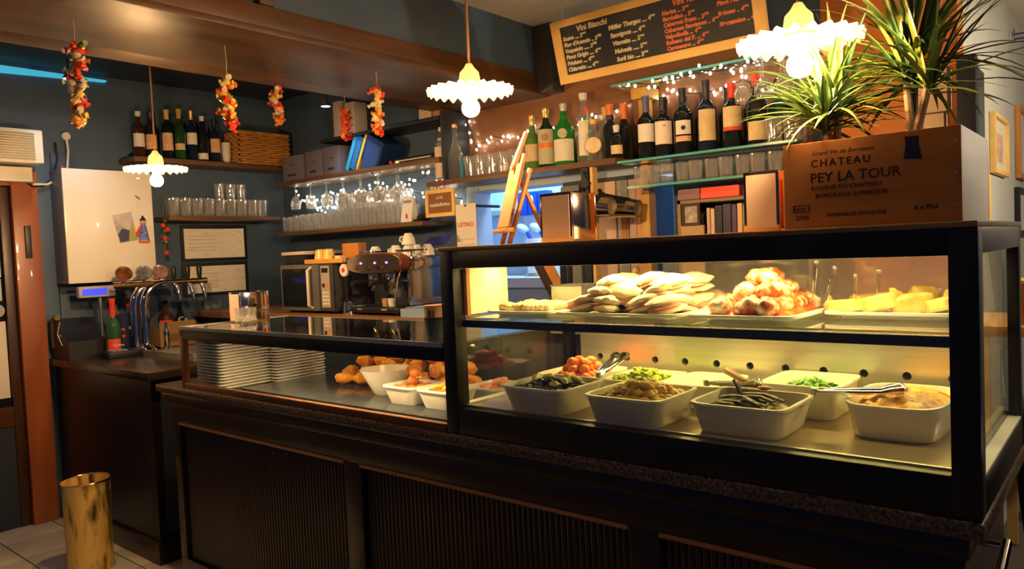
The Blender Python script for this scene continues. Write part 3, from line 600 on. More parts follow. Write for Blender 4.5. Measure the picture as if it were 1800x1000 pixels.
    B(0, 0.04, -0.06, 0.06, 0, 0.08, 'box', pm('blue_grey_plastic', (0.13, 0.16, 0.20), 0.5), t, 0.004); B(0.04, 0.046, -0.02, 0.02, 0.025, 0.055, 'rocker', pm('grey_plastic', (0.2, 0.22, 0.25), 0.5), t)
left_wall()

# ------------------------------------------------------------------ on the tap counter
ZT = 0.9255
def tap_things():
    t = thing('cash_register', 'black cash register at the near end of the tap counter', 'cash register', (-4.64, 1.735, ZT))
    MB().prism([(-0.13, 0), (0.12, 0), (0.12, 0.10), (0.04, 0.13), (-0.02, 0.22), (-0.13, 0.22)], 'Y', -0.13, 0.06).build('body', BLACKP, t)
    MB().tube([(-0.10, -0.125, 0.06), (-0.10, -0.125, 0.20), (-0.07, -0.125, 0.232), (-0.03, -0.125, 0.232)], 0.016, 10).build('handle', pm('worn_olive_metal', (0.18, 0.13, 0.04), 0.35, 0.4), t)
    MB().tube([(0.02, -0.133, 0.21), (-0.01, -0.138, 0.14), (0.05, -0.138, 0.08)], 0.002, 5).build('wire', PLASTICW, t)
    text('radio', 0.026, pm('white_print', (0.7, 0.7, 0.7), 0.6), t, (-0.03, -0.1305, 0.125))
    t = thing('customer_display', 'small display with lit blue screen on a pole under the cabinet', 'display', (-4.62, 1.80, ZT))
    MB().cyl((-0.02, 0.03, 0.0), (-0.02, 0.03, 0.34), 0.010).build('pole', pm('grey_metal', (0.3, 0.33, 0.36), 0.3, 0.7), t)
    B(-0.03, 0.015, -0.095, 0.105, 0.335, 0.40, 'housing', pm('lilac_grey_plastic', (0.45, 0.42, 0.45), 0.5), t, 0.008)
    B(0.0152, 0.017, -0.075, 0.055, 0.348, 0.385, 'screen', emis('blue_screen', (0.02, 0.06, 1.0), 0.75), t)
    a = -0.4
    t = bottle('green bottle with red capsule and red label beside the register', (-4.45, 1.815, ZT), 0.038, 0.325, 0.17, 0.23, 0.014, DGREENG, (0.10, RED), (0.03, 0.10, LR, 1.0), a)
    text('Cuvee', 0.022, WHT, t, (0.034, -0.022, 0.06), (PI / 2, 0, PI / 2 - 0.45))
    bottle('small clear bottle with black and white stopper on tap counter', (-4.70, 1.935, ZT), 0.028, 0.315, 0.22, 0.255, 0.011, CLEARG, (0.035, BLK), None, a)
    bottle('clear bottle with bright red cap left of the beer tap', (-4.72, 2.02, ZT), 0.028, 0.31, 0.20, 0.245, 0.012, CLEARG, (0.045, RED), None, a)
    bottle('round dark cola bottle with red label behind the beer tap', (-4.70, 2.235, ZT), 0.045, 0.28, 0.17, 0.24, 0.013, BROWNG, (0.02, BLK), (0.12, 0.16, LR, 0.9), a)
    t = bottle('dark bottle with white lettering behind the beer tap', (-4.70, 2.325, ZT), 0.036, 0.26, 0.15, 0.21, 0.013, WINEG, (0.02, BLK), None, a)
    text('Ca', 0.05, WHT, t, (0.036, -0.03, 0.14), (PI / 2, 0, PI / 2 - 0.3))
    t = thing('bar_jug', 'tall dark blue jug between register and beer tap', 'jug', (-4.60, 1.93, ZT))
    MB().lathe([(0, 0), (0.045, 0), (0.048, 0.01), (0.056, 0.225), (0.053, 0.225), (0.045, 0.02), (0, 0.02)], 24).build('body', pm('dark_blue_jug', (0.02, 0.03, 0.075), 0.25), t)
    for z, c in ((0.14, RED), (0.10, RED), (0.145, YEL)): MB().cyl((0.05, -0.02 if c is RED else 0.02, z), (0.0545, -0.02 if c is RED else 0.02, z), 0.009).build('badge', c, t)
    for (x, y, w, h, lb) in ((-4.735, 1.935, 0.10, 0.13, 'brown cardboard box behind the dark blue jug'), (-4.72, 2.27, 0.115, 0.15, 'brown cardboard tray box behind the beer tap')):
        t = thing('cardboard_box', lb, 'box', (x + 0.055, y, ZT)); cb = pm('brown_cardboard', (0.34, 0.19, 0.07), 0.8)
        k = MB(); k.box(0.04, 0.045, -w, w, 0, h); k.box(-0.10, 0.04, -w, -w + 0.004, 0, h * 0.8); k.box(-0.10, 0.04, w - 0.004, w, 0, h * 0.8); k.box(-0.10, 0.04, -w, w, 0, 0.004); k.build('carton', cb, t)
        B(0.045, 0.047, -w * 0.5, w * 0.5, h * 0.2, h * 0.5, 'printed_patch', pm('dark_cardboard_print', (0.20, 0.10, 0.04), 0.8), t)
    t = thing('card_terminal', 'black card terminal lying before the dark blue jug', 'card terminal', (-4.40, 1.84, ZT))
    MB().box(-0.06, 0.06, -0.10, 0.10, 0, 0.035, 0.006).build('case', BLACKP, t)
    for i in range(4):
        for j in range(3): B(-0.035 + i * 0.022, -0.02 + i * 0.022, -0.075 + j * 0.03, -0.053 + j * 0.03, 0.035, 0.041, 'key', pm('grey_key', (0.20, 0.22, 0.26), 0.4), t, 0.002)
    B(-0.05, 0.05, 0.03, 0.085, 0.035, 0.037, 'screen', pm('dark_screen', (0.05, 0.06, 0.08), 0.15), t)
    # beer tower
    t = thing('beer_tower', 'chrome curved beer tower with round tap badges', 'beer tap', (-4.46, 2.00, ZT))
    for (dy, dx) in ((0.0, 0.0), (-0.035, -0.05)):
        pts = [(dx, dy, 0)]; 
        for k in range(9):
            u = k / 8 * PI * 0.52; pts.append((dx + 0.02 * (1 - math.cos(u)), dy + 0.115 * (1 - math.cos(u)), 0.27 + 0.13 * math.sin(u)))
        MB().tube(pts, 0.027, 16).build('arched_column', CHROME, t)
    MB().lathe([(0, 0.0), (0.06, 0.0), (0.058, 0.012), (0.035, 0.03), (0.028, 0.05), (0, 0.05)], 24).build('base_flange', CHROME, t)
    MB().cyl((-0.02, -0.16, 0.40), (0.06, 0.36, 0.40), 0.018, n=16).build('manifold', BRASS, t)
    for k, (y, mt) in enumerate(((-0.11, 'copper'), (0.0, 'silver'), (0.09, 'rose'))):
        x = -0.01 + 0.15 * (y + 0.16) * 0.55
        col = {'copper': (0.50, 0.18, 0.07), 'silver': (0.45, 0.47, 0.55), 'rose': (0.62, 0.36, 0.28)}[mt]
        MB().lathe([(0, 0.012), (0.040, 0.010), (0.046, 0.0), (0, -0.006)], 26, xf=Matrix.Translation((x + 0.02, y, 0.465)) @ Matrix.Rotation(PI / 2 + 0.5, 4, 'Y') @ Matrix.Rotation(0.5, 4, 'X')).build('round_badge', pm('badge_' + mt, col, 0.3, 0.5, col2=tuple(c * 0.4 for c in col), scale=35), t)
        MB().cyl((x + 0.01, y, 0.41), (x + 0.01, y, 0.43), 0.010).build('badge_stem', CHROME, t)
    for k, y in enumerate((0.17, 0.25, 0.32)):
        x = 0.03 + 0.13 * (y - 0.17)
        MB().tube([(x, y, 0.40), (x + 0.02, y + 0.005, 0.37), (x + 0.025, y + 0.02, 0.29)], [0.014, 0.012, 0.010], 10).build('spout', CHROME, t)
        MB().lathe([(0, 0.50), (0.010, 0.495), (0.017, 0.48), (0.014, 0.43), (0.007, 0.41), (0, 0.41)], 12, c=(x, y, 0)).build('tap_knob', BLACKP, t)
    t = thing('water_tap', 'small chrome bar tap standing right of the beer tower', 'tap', (-4.42, 2.10, ZT))
    MB().lathe([(0, 0), (0.030, 0), (0.028, 0.010), (0.016, 0.02), (0.014, 0.085), (0.018, 0.10), (0.011, 0.12), (0.007, 0.15), (0.009, 0.165), (0, 0.17)], 18).build('body', CHROME, t)
    t = thing('drip_tray', 'steel drip tray under the beer tower', 'drip tray', (-4.06, 2.05, ZT))
    k = MB(); k.box(-0.25, 0.22, -0.13, 0.2, 0, 0.006); k.box(-0.25, 0.22, -0.14, -0.13, 0, 0.03); k.box(0.22, 0.23, -0.14, 0.2, 0, 0.03); k.build('pan', STEEL, t)
    for k in range(10): B(-0.24 + k * 0.046, -0.225 + k * 0.046, -0.12, 0.19, 0.016, 0.021, 'grate_bar', STEEL, t)
tap_things()

def bin_():
    t = thing('umbrella_bin', 'dented brass umbrella bin standing on the tiled floor', 'bin', (-3.85, 1.40, 0))
    def rip(r, z, a): return r * (1 + 0.012 * math.sin(3 * a + 9 * z)), z
    pr = [(0.0, 0.01), (0.100, 0.0), (0.104, 0.006), (0.100, 0.02), (0.098, 0.12), (0.101, 0.25), (0.103, 0.40), (0.105, 0.425)]
    MB().lathe(pr + [(r - 0.003, z) for r, z in pr[::-1][:-2]] + [(0.0, 0.018)], 48, ripple=rip).build('drum', pm('worn_brass_sheet', (0.09, 0.055, 0.010), 0.42, 0.35, col2=(0.85, 0.56, 0.16), scale=14, stretch=(1.6, 1.6, 0.35), contrast=(0.36, 0.52), bump=0.2, detail=10), t)
    MB().lathe([(0.107 + 0.004 * math.cos(a), 0.425 + 0.004 * math.sin(a)) for a in [2 * PI * k / 8 for k in range(9)]], 48).build('rolled_rim', BRASS, t)
bin_()
# ------------------------------------------------------------------ shelves on the back wall
def back_shelves():
    tag(MB().box(-4.50, -2.935, 2.95, 3.196, 1.93, 1.958, 0.003).build('wall_shelf', SHELFW), 'dark wooden shelf carrying the blue folders and grey box files', 'shelf')
    tag(MB().box(-4.52, -3.09, 2.95, 3.196, 1.590, 1.617, 0.003).build('wall_shelf', SHELFW), 'brown wooden shelf crowded with clear glasses above the microwave', 'shelf')
    tag(MB().box(-4.02, -2.94, 2.97, 3.196, 2.165, 2.185, 0.003).build('wall_shelf', pm('dark_shelf', (0.02, 0.022, 0.03), 0.4)), 'thin dark top shelf above the blue folders', 'shelf')
    tag(MB().box(-3.045, -1.815, 2.95, 3.175, 1.800, 1.828, 0.003).build('wall_shelf', SHELFW), 'brown wooden shelf with spirits above the kitchen opening', 'shelf')
    for z, x0, x1, y0, lb in ((1.797, -1.805, -1.0, 2.95, 'green edged glass shelf carrying the row of red wine bottles'), (1.680, -1.755, -1.0, 2.95, 'lower green edged glass shelf carrying small tumblers'), (2.145, -1.83, -1.0, 2.96, 'topmost green edged glass shelf behind the wine board')):
        g = MB().box(x0, x1, y0, 3.17, z, z + 0.010, 0.002).build('glass_shelf', thin_glass('shelf_glass_pane', (0.62, 0.84, 0.78), 1.4)); tag(g, lb, 'shelf')
        MB().box(x0, x1, y0 - 0.0025, y0 - 0.0005, z, z + 0.010).build('polished_edge', pm('green_glass_edge', (0.10, 0.42, 0.38), 0.15, spec=0.8), g)
    pw = woodm('yellow_post_wood', (0.55, 0.30, 0.06), (0.66, 0.40, 0.10), 0.45, 'Z')
    t = thing('shelf_post', 'yellow wooden post at the joint of wooden and glass shelves', 'post', (-1.752, 3.12, 0))
    MB().box(-0.02, 0.02, -0.02, 0.04, 0.0, 1.679).build('lower_post', pw, t); MB().box(-0.02, 0.02, -0.02, 0.04, 1.69, 1.7965).build('middle_post', pw, t); MB().box(-0.02, 0.02, -0.02, 0.04, 1.8075, 2.1445).build('upper_post', pw, t)
    B(-0.035, 0.05, -0.06, 0.05, 2.095, 2.1445, 'bracket', pw, t, 0.003)
    # panel closing the folder bay
    tag(B(-2.932, -2.915, 2.97, 3.196, 1.83, 2.21, 'bay_panel', pm('dark_bay_panel', (0.03, 0.035, 0.045), 0.5)), 'thin dark upright panel closing the folder shelf on the right', 'panel')
    # top shelf boxes
    for (x, y, w, d, h, c, lb) in ((-3.93, 3.08, 0.035, 0.035, 0.24, (0.50, 0.42, 0.40), 'tall narrow white box at the left end of the thin top shelf'), (-3.78, 3.08, 0.045, 0.05, 0.21, (0.52, 0.45, 0.44), 'upright white box on the thin top shelf under the spotlight'), (-3.10, 3.08, 0.05, 0.06, 0.115, (0.55, 0.42, 0.32), 'beige box on the thin top shelf behind the orange garland'), (-2.99, 3.07, 0.035, 0.06, 0.10, (0.42, 0.22, 0.10), 'brown box at the right end of the thin top shelf')):
        t = thing('carton', lb, 'box', (x, y, 2.1855)); MB().box(-w, w, -d, d, 0, h, 0.002).build('carton_body', pm('carton_%d' % int(-x * 100), c, 0.7), t); MB().box(-w * 0.98, w * 0.98, -d * 0.12, d * 0.12, h, h + 0.001).build('tape', pm('tape', (0.45, 0.36, 0.24), 0.4), t)
    # box files
    grey = pm('lilac_grey_card', (0.15, 0.14, 0.18), 0.7)
    for (x0, x1, h, lb) in ((-4.46, -4.23, 0.165, 'grey box file at the left end of the folder shelf'), (-4.20, -4.02, 0.17, 'grey box file second from the left on the folder shelf'), (-4.01, -3.83, 0.175, 'grey box file leaning side against the blue folders')):
        t = thing('box_file', lb, 'box file', ((x0 + x1) / 2, 3.08, 1.9585)); w = (x1 - x0) / 2 - 0.004
        MB().box(-w, w, -0.10, 0.10, 0, h, 0.003).build('case', grey, t); B(-w * 0.5, w * 0.3, -0.1015, -0.100, 0.03, 0.045, 'print', pm('dark_line_print', (0.03, 0.03, 0.05), 0.7), t); B(-w * 0.2, w * 0.2, -0.1015, -0.100, 0.10, 0.106, 'print', pm('dark_line_print', (0, 0, 0)), t)
    def folder(label, x, w, h, col, lean, y=3.07, d=0.09):
        t = thing('ring_binder', label, 'folder', (x, y, 1.9585), rot=(0, lean, 0))
        m_ = pm('binder_%d_%d' % (int(col[0] * 100), int(col[2] * 100)), col, 0.4)
        MB().box(0, w, -d, d, w * math.sin(lean) + 0.001, h, 0.002).build('cover', m_, t)
        MB().box(w * 0.12, w * 0.88, -d - 0.001, -d, 0.03, h - 0.03).build('pages', pm('binder_spine_%d' % int(col[2] * 100), tuple(min(1, c * 1.5 + 0.01) for c in col), 0.5), t)
    L = math.radians(28)
    folder('turquoise ring binder leaning leftmost of the leaning folders', -3.80, 0.035, 0.245, (0.02, 0.24, 0.42), L)
    folder('thin blue ring binder leaning between turquoise and yellow folders', -3.758, 0.055, 0.24, (0.015, 0.10, 0.26), L)
    folder('thin yellow folder leaning between two blue binders', -3.693, 0.020, 0.24, (0.62, 0.40, 0.03), L)
    folder('wide navy folder leaning at the right of the yellow folder', -3.666, 0.16, 0.235, (0.010, 0.035, 0.13), L)
    t = thing('cable_modem', 'flat black modem with a pale edge lying right of the navy folder', 'modem', (-3.18, 3.05, 1.9585)); MB().box(-0.15, 0.17, -0.08, 0.08, 0, 0.03, 0.004).build('case', BLACKP, t); B(-0.12, 0.16, -0.082, -0.0805, 0.010, 0.016, 'strip', pm('pale_strip', (0.7, 0.66, 0.55), 0.4), t)
    t = thing('storage_jar', 'small grey white jar at the right end of the folder shelf', 'jar', (-3.0, 3.06, 1.9585)); MB().lathe([(0, 0), (0.04, 0), (0.042, 0.09), (0.03, 0.10), (0, 0.10)], 20).build('body', pm('grey_glaze', (0.32, 0.34, 0.35), 0.3), t); MB().lathe([(0.034, 0.10), (0.036, 0.115), (0, 0.118)], 20).build('lid', PLASTICW, t)
    tag(MB().blob((-3.36, 2.98, 1.9585 + 0.0125), 0.0125).build('red_ball', RED), 'little red ball in front of the navy folder', 'ball')
    tag(MB().lathe([(0, 0), (0.02, 0), (0.022, 0.014), (0, 0.016)], 16).build('tin_lid', STEEL, loc=(-3.30, 2.98, 1.9585)), 'small bright tin lid beside the little red ball', 'lid')

    # glasses on the crowded shelf
    mug = None
    for row, (y, x0, me, g) in enumerate(((2.995, -4.46, TM2, 'front'), (3.07, -4.43, TM, 'middle'), (3.145, -4.46, TM, 'rear'))):
        for k in range(15):
            x = x0 + 0.079 * k
            if x < -3.30: glass(me, (x, y, 1.6175), ('clear glass in the %s row of the crowded glass shelf' % g) + (', ' + ORD[k] if g == 'front' else ''), g + ' row of the crowded glass shelf')
    for row, (y, n0, n1) in enumerate(((3.07, 6, 14), (3.145, 5, 14))):
        for k in range(n0, n1): glass(TM2, (-4.44 + 0.079 * k, y, 1.6175 + 0.1165), 'clear glass stacked on other glasses on the crowded glass shelf', 'stacked glasses on the crowded shelf')
    # stemmed glasses hanging upside down
    sg = MB().lathe([(0.030, 0.0), (0.031, -0.002), (0.004, -0.006), (0.0035, -0.065), (0.020, -0.080), (0.034, -0.105), (0.036, -0.130), (0.030, -0.160), (0.029, -0.160), (0.0345, -0.130), (0.033, -0.106), (0.018, -0.083), (0.0, -0.078)], 18).mesh('wine_glass'); sg.materials.append(TUMBLER)
    for k in range(13):
        glass(sg, (-4.40 + 0.087 * k, 3.03 + 0.06 * (k % 2), 1.9296), 'stemmed wine glass hanging upside down under folder shelf, ' + ORD[k], 'wine glasses hanging under the folder shelf', 'wine_glass')
    for k in range(6): glass(sg, (-1.23 + 0.042 * k, 3.0 + 0.08 * (k % 2), 2.1445), 'stemmed glass hanging upside down from the topmost glass shelf', 'wine glasses hanging from the topmost glass shelf', 'wine_glass')
    t = thing('tent_card', 'white folded price card with red mark beside the crowded glasses', 'card', (-3.235, 2.99, 1.6175))
    MB().prism([(-0.03, 0), (0.03, 0), (0.004, 0.145), (-0.004, 0.145)], 'X', -0.045, 0.045).build('folded_card', PAPER, t); B(0.0, 0.014, -0.0315, -0.030, 0.02, 0.045, 'red_mark', RED, t); B(-0.035, 0.03, -0.0125, -0.0115, 0.11, 0.125, 'print', pm('violet_print', (0.3, 0.28, 0.4), 0.6), t)
    t = thing('cloth_hat', 'black folded cloth hat on the crowded glass shelf end', 'hat', (-3.135, 3.01, 1.6175)); MB().blob((0, 0, 0.022), 0.04, (1.0, 1.1, 0.55), 3, 0.15, seed=4).build('crown', pm('black_cloth', (0.012, 0.012, 0.016), 0.9), t); MB().blob((-0.02, -0.03, 0.006), 0.03, (1.2, 1, 0.2), 2).build('brim', pm('black_cloth', (0, 0, 0)), t)
back_shelves()

# ------------------------------------------------------------------ bottles over the kitchen opening and on the glass shelf
ZW, ZG = 1.8285, 1.8075
def shelf_bottles():
    A = -1.1
    bottle('clear bottle with tall white label at the left end of the wooden spirit shelf', (-2.985, 3.03, ZW), 0.045, 0.30, 0.20, 0.25, 0.014, CLEARG, (0.02, WHT), (0.02, 0.19, pm('faded_label', (0.66, 0.56, 0.40), 0.6), 1.0), A)
    bottle('clear round shouldered bottle second from the left on the wooden spirit shelf', (-2.875, 3.02, ZW), 0.042, 0.30, 0.12, 0.22, 0.014, CLEARG, (0.02, GLD), None, A)
    bottle('green bottle with cream label left of the amber oval label bottle', (-2.345, 3.03, ZW), 0.040, 0.27, 0.14, 0.20, 0.014, pm('pale_green_glass', (0.10, 0.24, 0.06), 0.06, spec=0.8), (0.05, GLD), (0.04, 0.125, LC, 1.1), A)
    t = bottle('dark square bottle with arched label and orange band, gold cap', (-2.250, 3.02, ZW), 0.046, 0.29, 0.17, 0.235, 0.015, pm('very_dark_green_glass', (0.012, 0.035, 0.014), 0.06, spec=0.8), (0.045, GLD), (0.015, 0.185, pm('olive_grey_label', (0.50, 0.48, 0.32), 0.6), 0.95), A, (0.095, 0.118, pm('orange_band', (0.80, 0.20, 0.03), 0.5), 0.90))
    MB().lathe([(0, 0.003), (0.016, 0.003), (0.018, 0.0), (0, 0)], 18, xf=Matrix.Translation((0.046 * math.cos(A), 0.046 * math.sin(A), 0.145)) @ Matrix.Rotation(A, 4, 'Z') @ Matrix.Rotation(PI / 2, 4, 'Y')).build('stag_medallion', pm('brown_emblem', (0.45, 0.22, 0.08), 0.5), t)
    t = bottle('bright green bottle with big white label and round eagle badge', (-2.150, 3.03, ZW), 0.052, 0.30, 0.165, 0.24, 0.015, GREENG, (0.035, pm('grey_foil', (0.45, 0.47, 0.42), 0.35, 0.4)), (0.02, 0.125, LW, 1.15), A)
    MB().lathe([(0, 0.003), (0.022, 0.003), (0.024, 0.0), (0, 0)], 20, xf=Matrix.Translation((0.052 * math.cos(A), 0.052 * math.sin(A), 0.152)) @ Matrix.Rotation(A, 4, 'Z') @ Matrix.Rotation(PI / 2, 4, 'Y')).build('round_badge', pm('blue_gold_badge', (0.12, 0.35, 0.50), 0.5, col2=(0.75, 0.55, 0.15), scale=30), t)
    bottle('green bottle with red cap behind the bright green bottle', (-2.085, 3.125, ZW), 0.034, 0.285, 0.16, 0.22, 0.013, GREENG, (0.04, RED), None, A)
    bottle('clear green bottle behind the amber label bottle', (-2.225, 3.13, ZW), 0.034, 0.25, 0.14, 0.20, 0.013, GREENG, (0.02, BLK), None, A)
    bottle('tall clear bottle with long white paper label on wooden shelf', (-2.018, 3.01, ZW), 0.036, 0.325, 0.205, 0.245, 0.016, CLEARG, (0.030, WHT), (0.03, 0.195, LW, 0.7), A)
    bottle('clear bottle with yellow cap behind the tall white label bottle', (-1.955, 3.10, ZW), 0.034, 0.26, 0.16, 0.21, 0.013, CLEARG, (0.05, YEL), None, A)
    t = bottle('squat clear bottle with round orange cream sunburst label', (-1.955, 2.995, ZW), 0.036, 0.19, 0.12, 0.15, 0.013, CLEARG, (0.02, YEL), None, A)
    MB().lathe([(0, 0.003), (0.014, 0.004), (0.016, 0.003), (0.036, 0.003), (0.038, 0)], 20, xf=Matrix.Translation((0.037 * math.cos(A), 0.037 * math.sin(A), 0.07)) @ Matrix.Rotation(A, 4, 'Z') @ Matrix.Rotation(PI / 2, 4, 'Y')).build('round_label', pm('sunburst_label', (0.80, 0.70, 0.50), 0.5, col2=(0.75, 0.40, 0.15), scale=20), t)
    for k, (x, y) in enumerate(((-1.905, 3.08), (-1.872, 3.14), (-1.835, 3.07), (-1.873, 3.01))):
        bottle(('black wine bottle with thick orange capsule, first of the orange row', 'black wine bottle with orange capsule in the rear of the orange row', 'black wine bottle with bright orange capsule next to the yellow post', 'black wine bottle with short dark capsule before the orange row')[k], (x if k != 0 else -1.918, y, ZW), 0.034, (0.265, 0.25, 0.255, 0.20)[k], 0.14, 0.185, 0.014, WINEG, (0.07, ORG if k < 3 else BLK), None, A)
    bottle('small dark bottle with square cream label by the yellow post', (-1.825, 2.985, ZW), 0.030, 0.145, 0.085, 0.11, 0.012, WINEG, (0.03, WHT), (0.015, 0.055, LC, 1.0), A)
    # carafes left
    for k, (x, h) in enumerate(((-2.77, 0.12), (-2.69, 0.13), (-2.61, 0.12), (-2.53, 0.125), (-2.45, 0.12))):
        glass(TM, (x, 3.02, ZW), 'clear glass in front row on the wooden spirit shelf, ' + ORD[k], 'glasses on the spirit shelf')
        glass(TM, (x + 0.03, 3.10, ZW), 'clear glass in rear row on the wooden spirit shelf left of bottles', 'rear glasses on the spirit shelf')
    tag(B(-2.782, -2.776, 2.955, 2.975, ZW + 0.0, ZW + 0.10, 'blue_tag', pm('blue_tag', (0.05, 0.35, 0.60), 0.4)), 'narrow blue tag standing before the glasses on the spirit shelf', 'tag')
    # red wines on the glass shelf
    rows = ((-1.690, 0.280, WINEG, (0.075, PUR), (0.075, 0.155, LW, 1.05), None, 'wine bottle with violet capsule and plain white label, leftmost on glass shelf'),
            (-1.605, 0.262, WINEG, (0.06, BLK), (0.055, 0.155, LP, 1.05), None, 'wine bottle with pink flower print on white label'),
            (-1.510, 0.285, WINEG, (0.065, BLK), (0.085, 0.145, LW, 0.85), (0.055, 0.078, LO, 0.85), 'wine bottle with white crest label over an orange strip'),
            (-1.400, 0.300, BLUEG, (0.08, BLK), (0.045, 0.175, LC, 0.95), None, 'tall wine bottle with long tan parchment label'),
            (-1.288, 0.268, WINEG, (0.06, RED), (0.085, 0.170, LC, 1.1), (0.072, 0.088, LR, 1.1), 'wine bottle with red capsule and cream label with red border'),
            (-1.185, 0.285, WINEG, (0.045, RED), (0.02, 0.095, LC, 1.0), None, 'wine bottle with red capsule and low cream label by the plants'))
    for k, (x, h, gm, cp, lb, l2, lab) in enumerate(rows):
        t = bottle(lab, (x, 3.02, ZG), 0.041, h, h * 0.60, h * 0.76, 0.0145, gm, cp, lb, A, l2, group='red wines on the glass shelf')
        if k == 2: MB().lathe([(0, 0.0025), (0.009, 0.0025), (0.010, 0)], 16, xf=Matrix.Translation((0.0415 * math.cos(A), 0.0415 * math.sin(A), 0.113)) @ Matrix.Rotation(A, 4, 'Z') @ Matrix.Rotation(PI / 2, 4, 'Y')).build('crest', INK, t)
    for k, (x, gm) in enumerate(((-1.65, DGREENG), (-1.555, WINEG), (-1.455, WINEG), (-1.345, DGREENG), (-1.235, WINEG), (-1.13, DGREENG), (-1.06, WINEG))):
        bottle('dark wine bottle in the rear row of the glass shelf', (x, 3.115, ZG), 0.038, 0.27, 0.16, 0.21, 0.014, gm, (0.06, BLK), (0.06, 0.075, YEL, 0.3), A, group='rear wines on the glass shelf')
    for k in range(11):
        glass(TMS, (-1.715 + 0.0675 * k, 2.995 + 0.012 * (k % 2), 1.6905), 'small clear tumbler on the lower glass shelf under the wines, ' + ORD[k], 'tumblers on the lower glass shelf')
    for k in range(4): glass(TMS, (-1.16 + 0.045 * (k % 2) * 1.5, 2.99 + 0.09 * (k // 2), 2.1555), 'small clear tumbler on the topmost glass shelf', 'tumblers on the topmost glass shelf')
    # glasses beside the wines, behind the plants
    for k in range(4): glass(TM2, (-1.10 + 0.0 * k, 2.98, 1.8075) if k == 0 else (-1.03, 2.98 + 0.075 * (k - 1), 1.8075), 'clear tumbler at the right end of the wine glass shelf', 'tumblers beside the wines')
shelf_bottles()

# ------------------------------------------------------------------ fairy lights
def fairy(label, pts, n, seed, y=3.12):
    rnd = random.Random(seed); t = thing('fairy_lights', label, 'string lights', (0, 0, 0), 0, 'fairy light strings')
    P = [Vector((p[0], p[2] if len(p) > 2 else y, p[1])) for p in pts]; path = []
    for i in range(len(P) - 1):
        for k in range(8):
            u = k / 8; p = P[i].lerp(P[i + 1], u); p.z -= 0.10 * (P[i + 1] - P[i]).length * u * (1 - u) * 2; path.append(p)
    path.append(P[-1]); MB().tube(path, 0.0022, 5).build('wire', RUBBER, t)
    bm_ = bpy.data.meshes.get('fairy_bulb')
    if bm_ is None:
        bm_ = MB().blob((0, 0, 0), 0.0062, (1, 1, 1.3), 1).mesh('fairy_bulb'); bm_.materials.append(emis('fairy_glow', (1.0, 0.86, 0.66), 14.0))
    for k in range(n):
        p = path[min(len(path) - 1, int((k + 0.5) / n * len(path)))]; link('fairy_bulb', bm_, t, p + Vector((rnd.uniform(-0.025, 0.025), rnd.uniform(-0.03, -0.005), rnd.uniform(-0.03, 0.02))))
fairy('lit fairy lights strung behind the crowded glass shelf', [(-4.45, 1.86), (-4.25, 1.77), (-4.05, 1.84), (-3.75, 1.80), (-3.45, 1.83), (-3.15, 1.78), (-2.99, 1.74)], 70, 1, 3.18)
fairy('lit fairy lights looped among the hanging wine glasses', [(-4.48, 1.90), (-4.30, 1.83), (-4.12, 1.88), (-3.90, 1.85), (-3.65, 1.89), (-3.40, 1.86), (-3.20, 1.90), (-3.02, 1.86)], 44, 7, 3.125)
fairy('lit fairy lights draped over the wooden spirit shelf', [(-2.91, 2.19), (-2.86, 2.02), (-2.72, 2.06), (-2.60, 2.03), (-2.42, 2.06), (-2.25, 2.02), (-2.05, 2.08), (-1.80, 2.13)], 34, 2, 3.165)
fairy('lit fairy lights draped above the red wine bottles', [(-1.70, 2.115), (-1.62, 2.12), (-1.45, 2.09), (-1.30, 2.115), (-1.15, 2.07), (-1.02, 2.11)], 30, 3, 3.165)
fairy('lit fairy lights hanging from the topmost glass shelf', [(-1.70, 2.14), (-1.55, 2.12), (-1.40, 2.14), (-1.22, 2.12), (-1.05, 2.22)], 20, 4, 2.945)

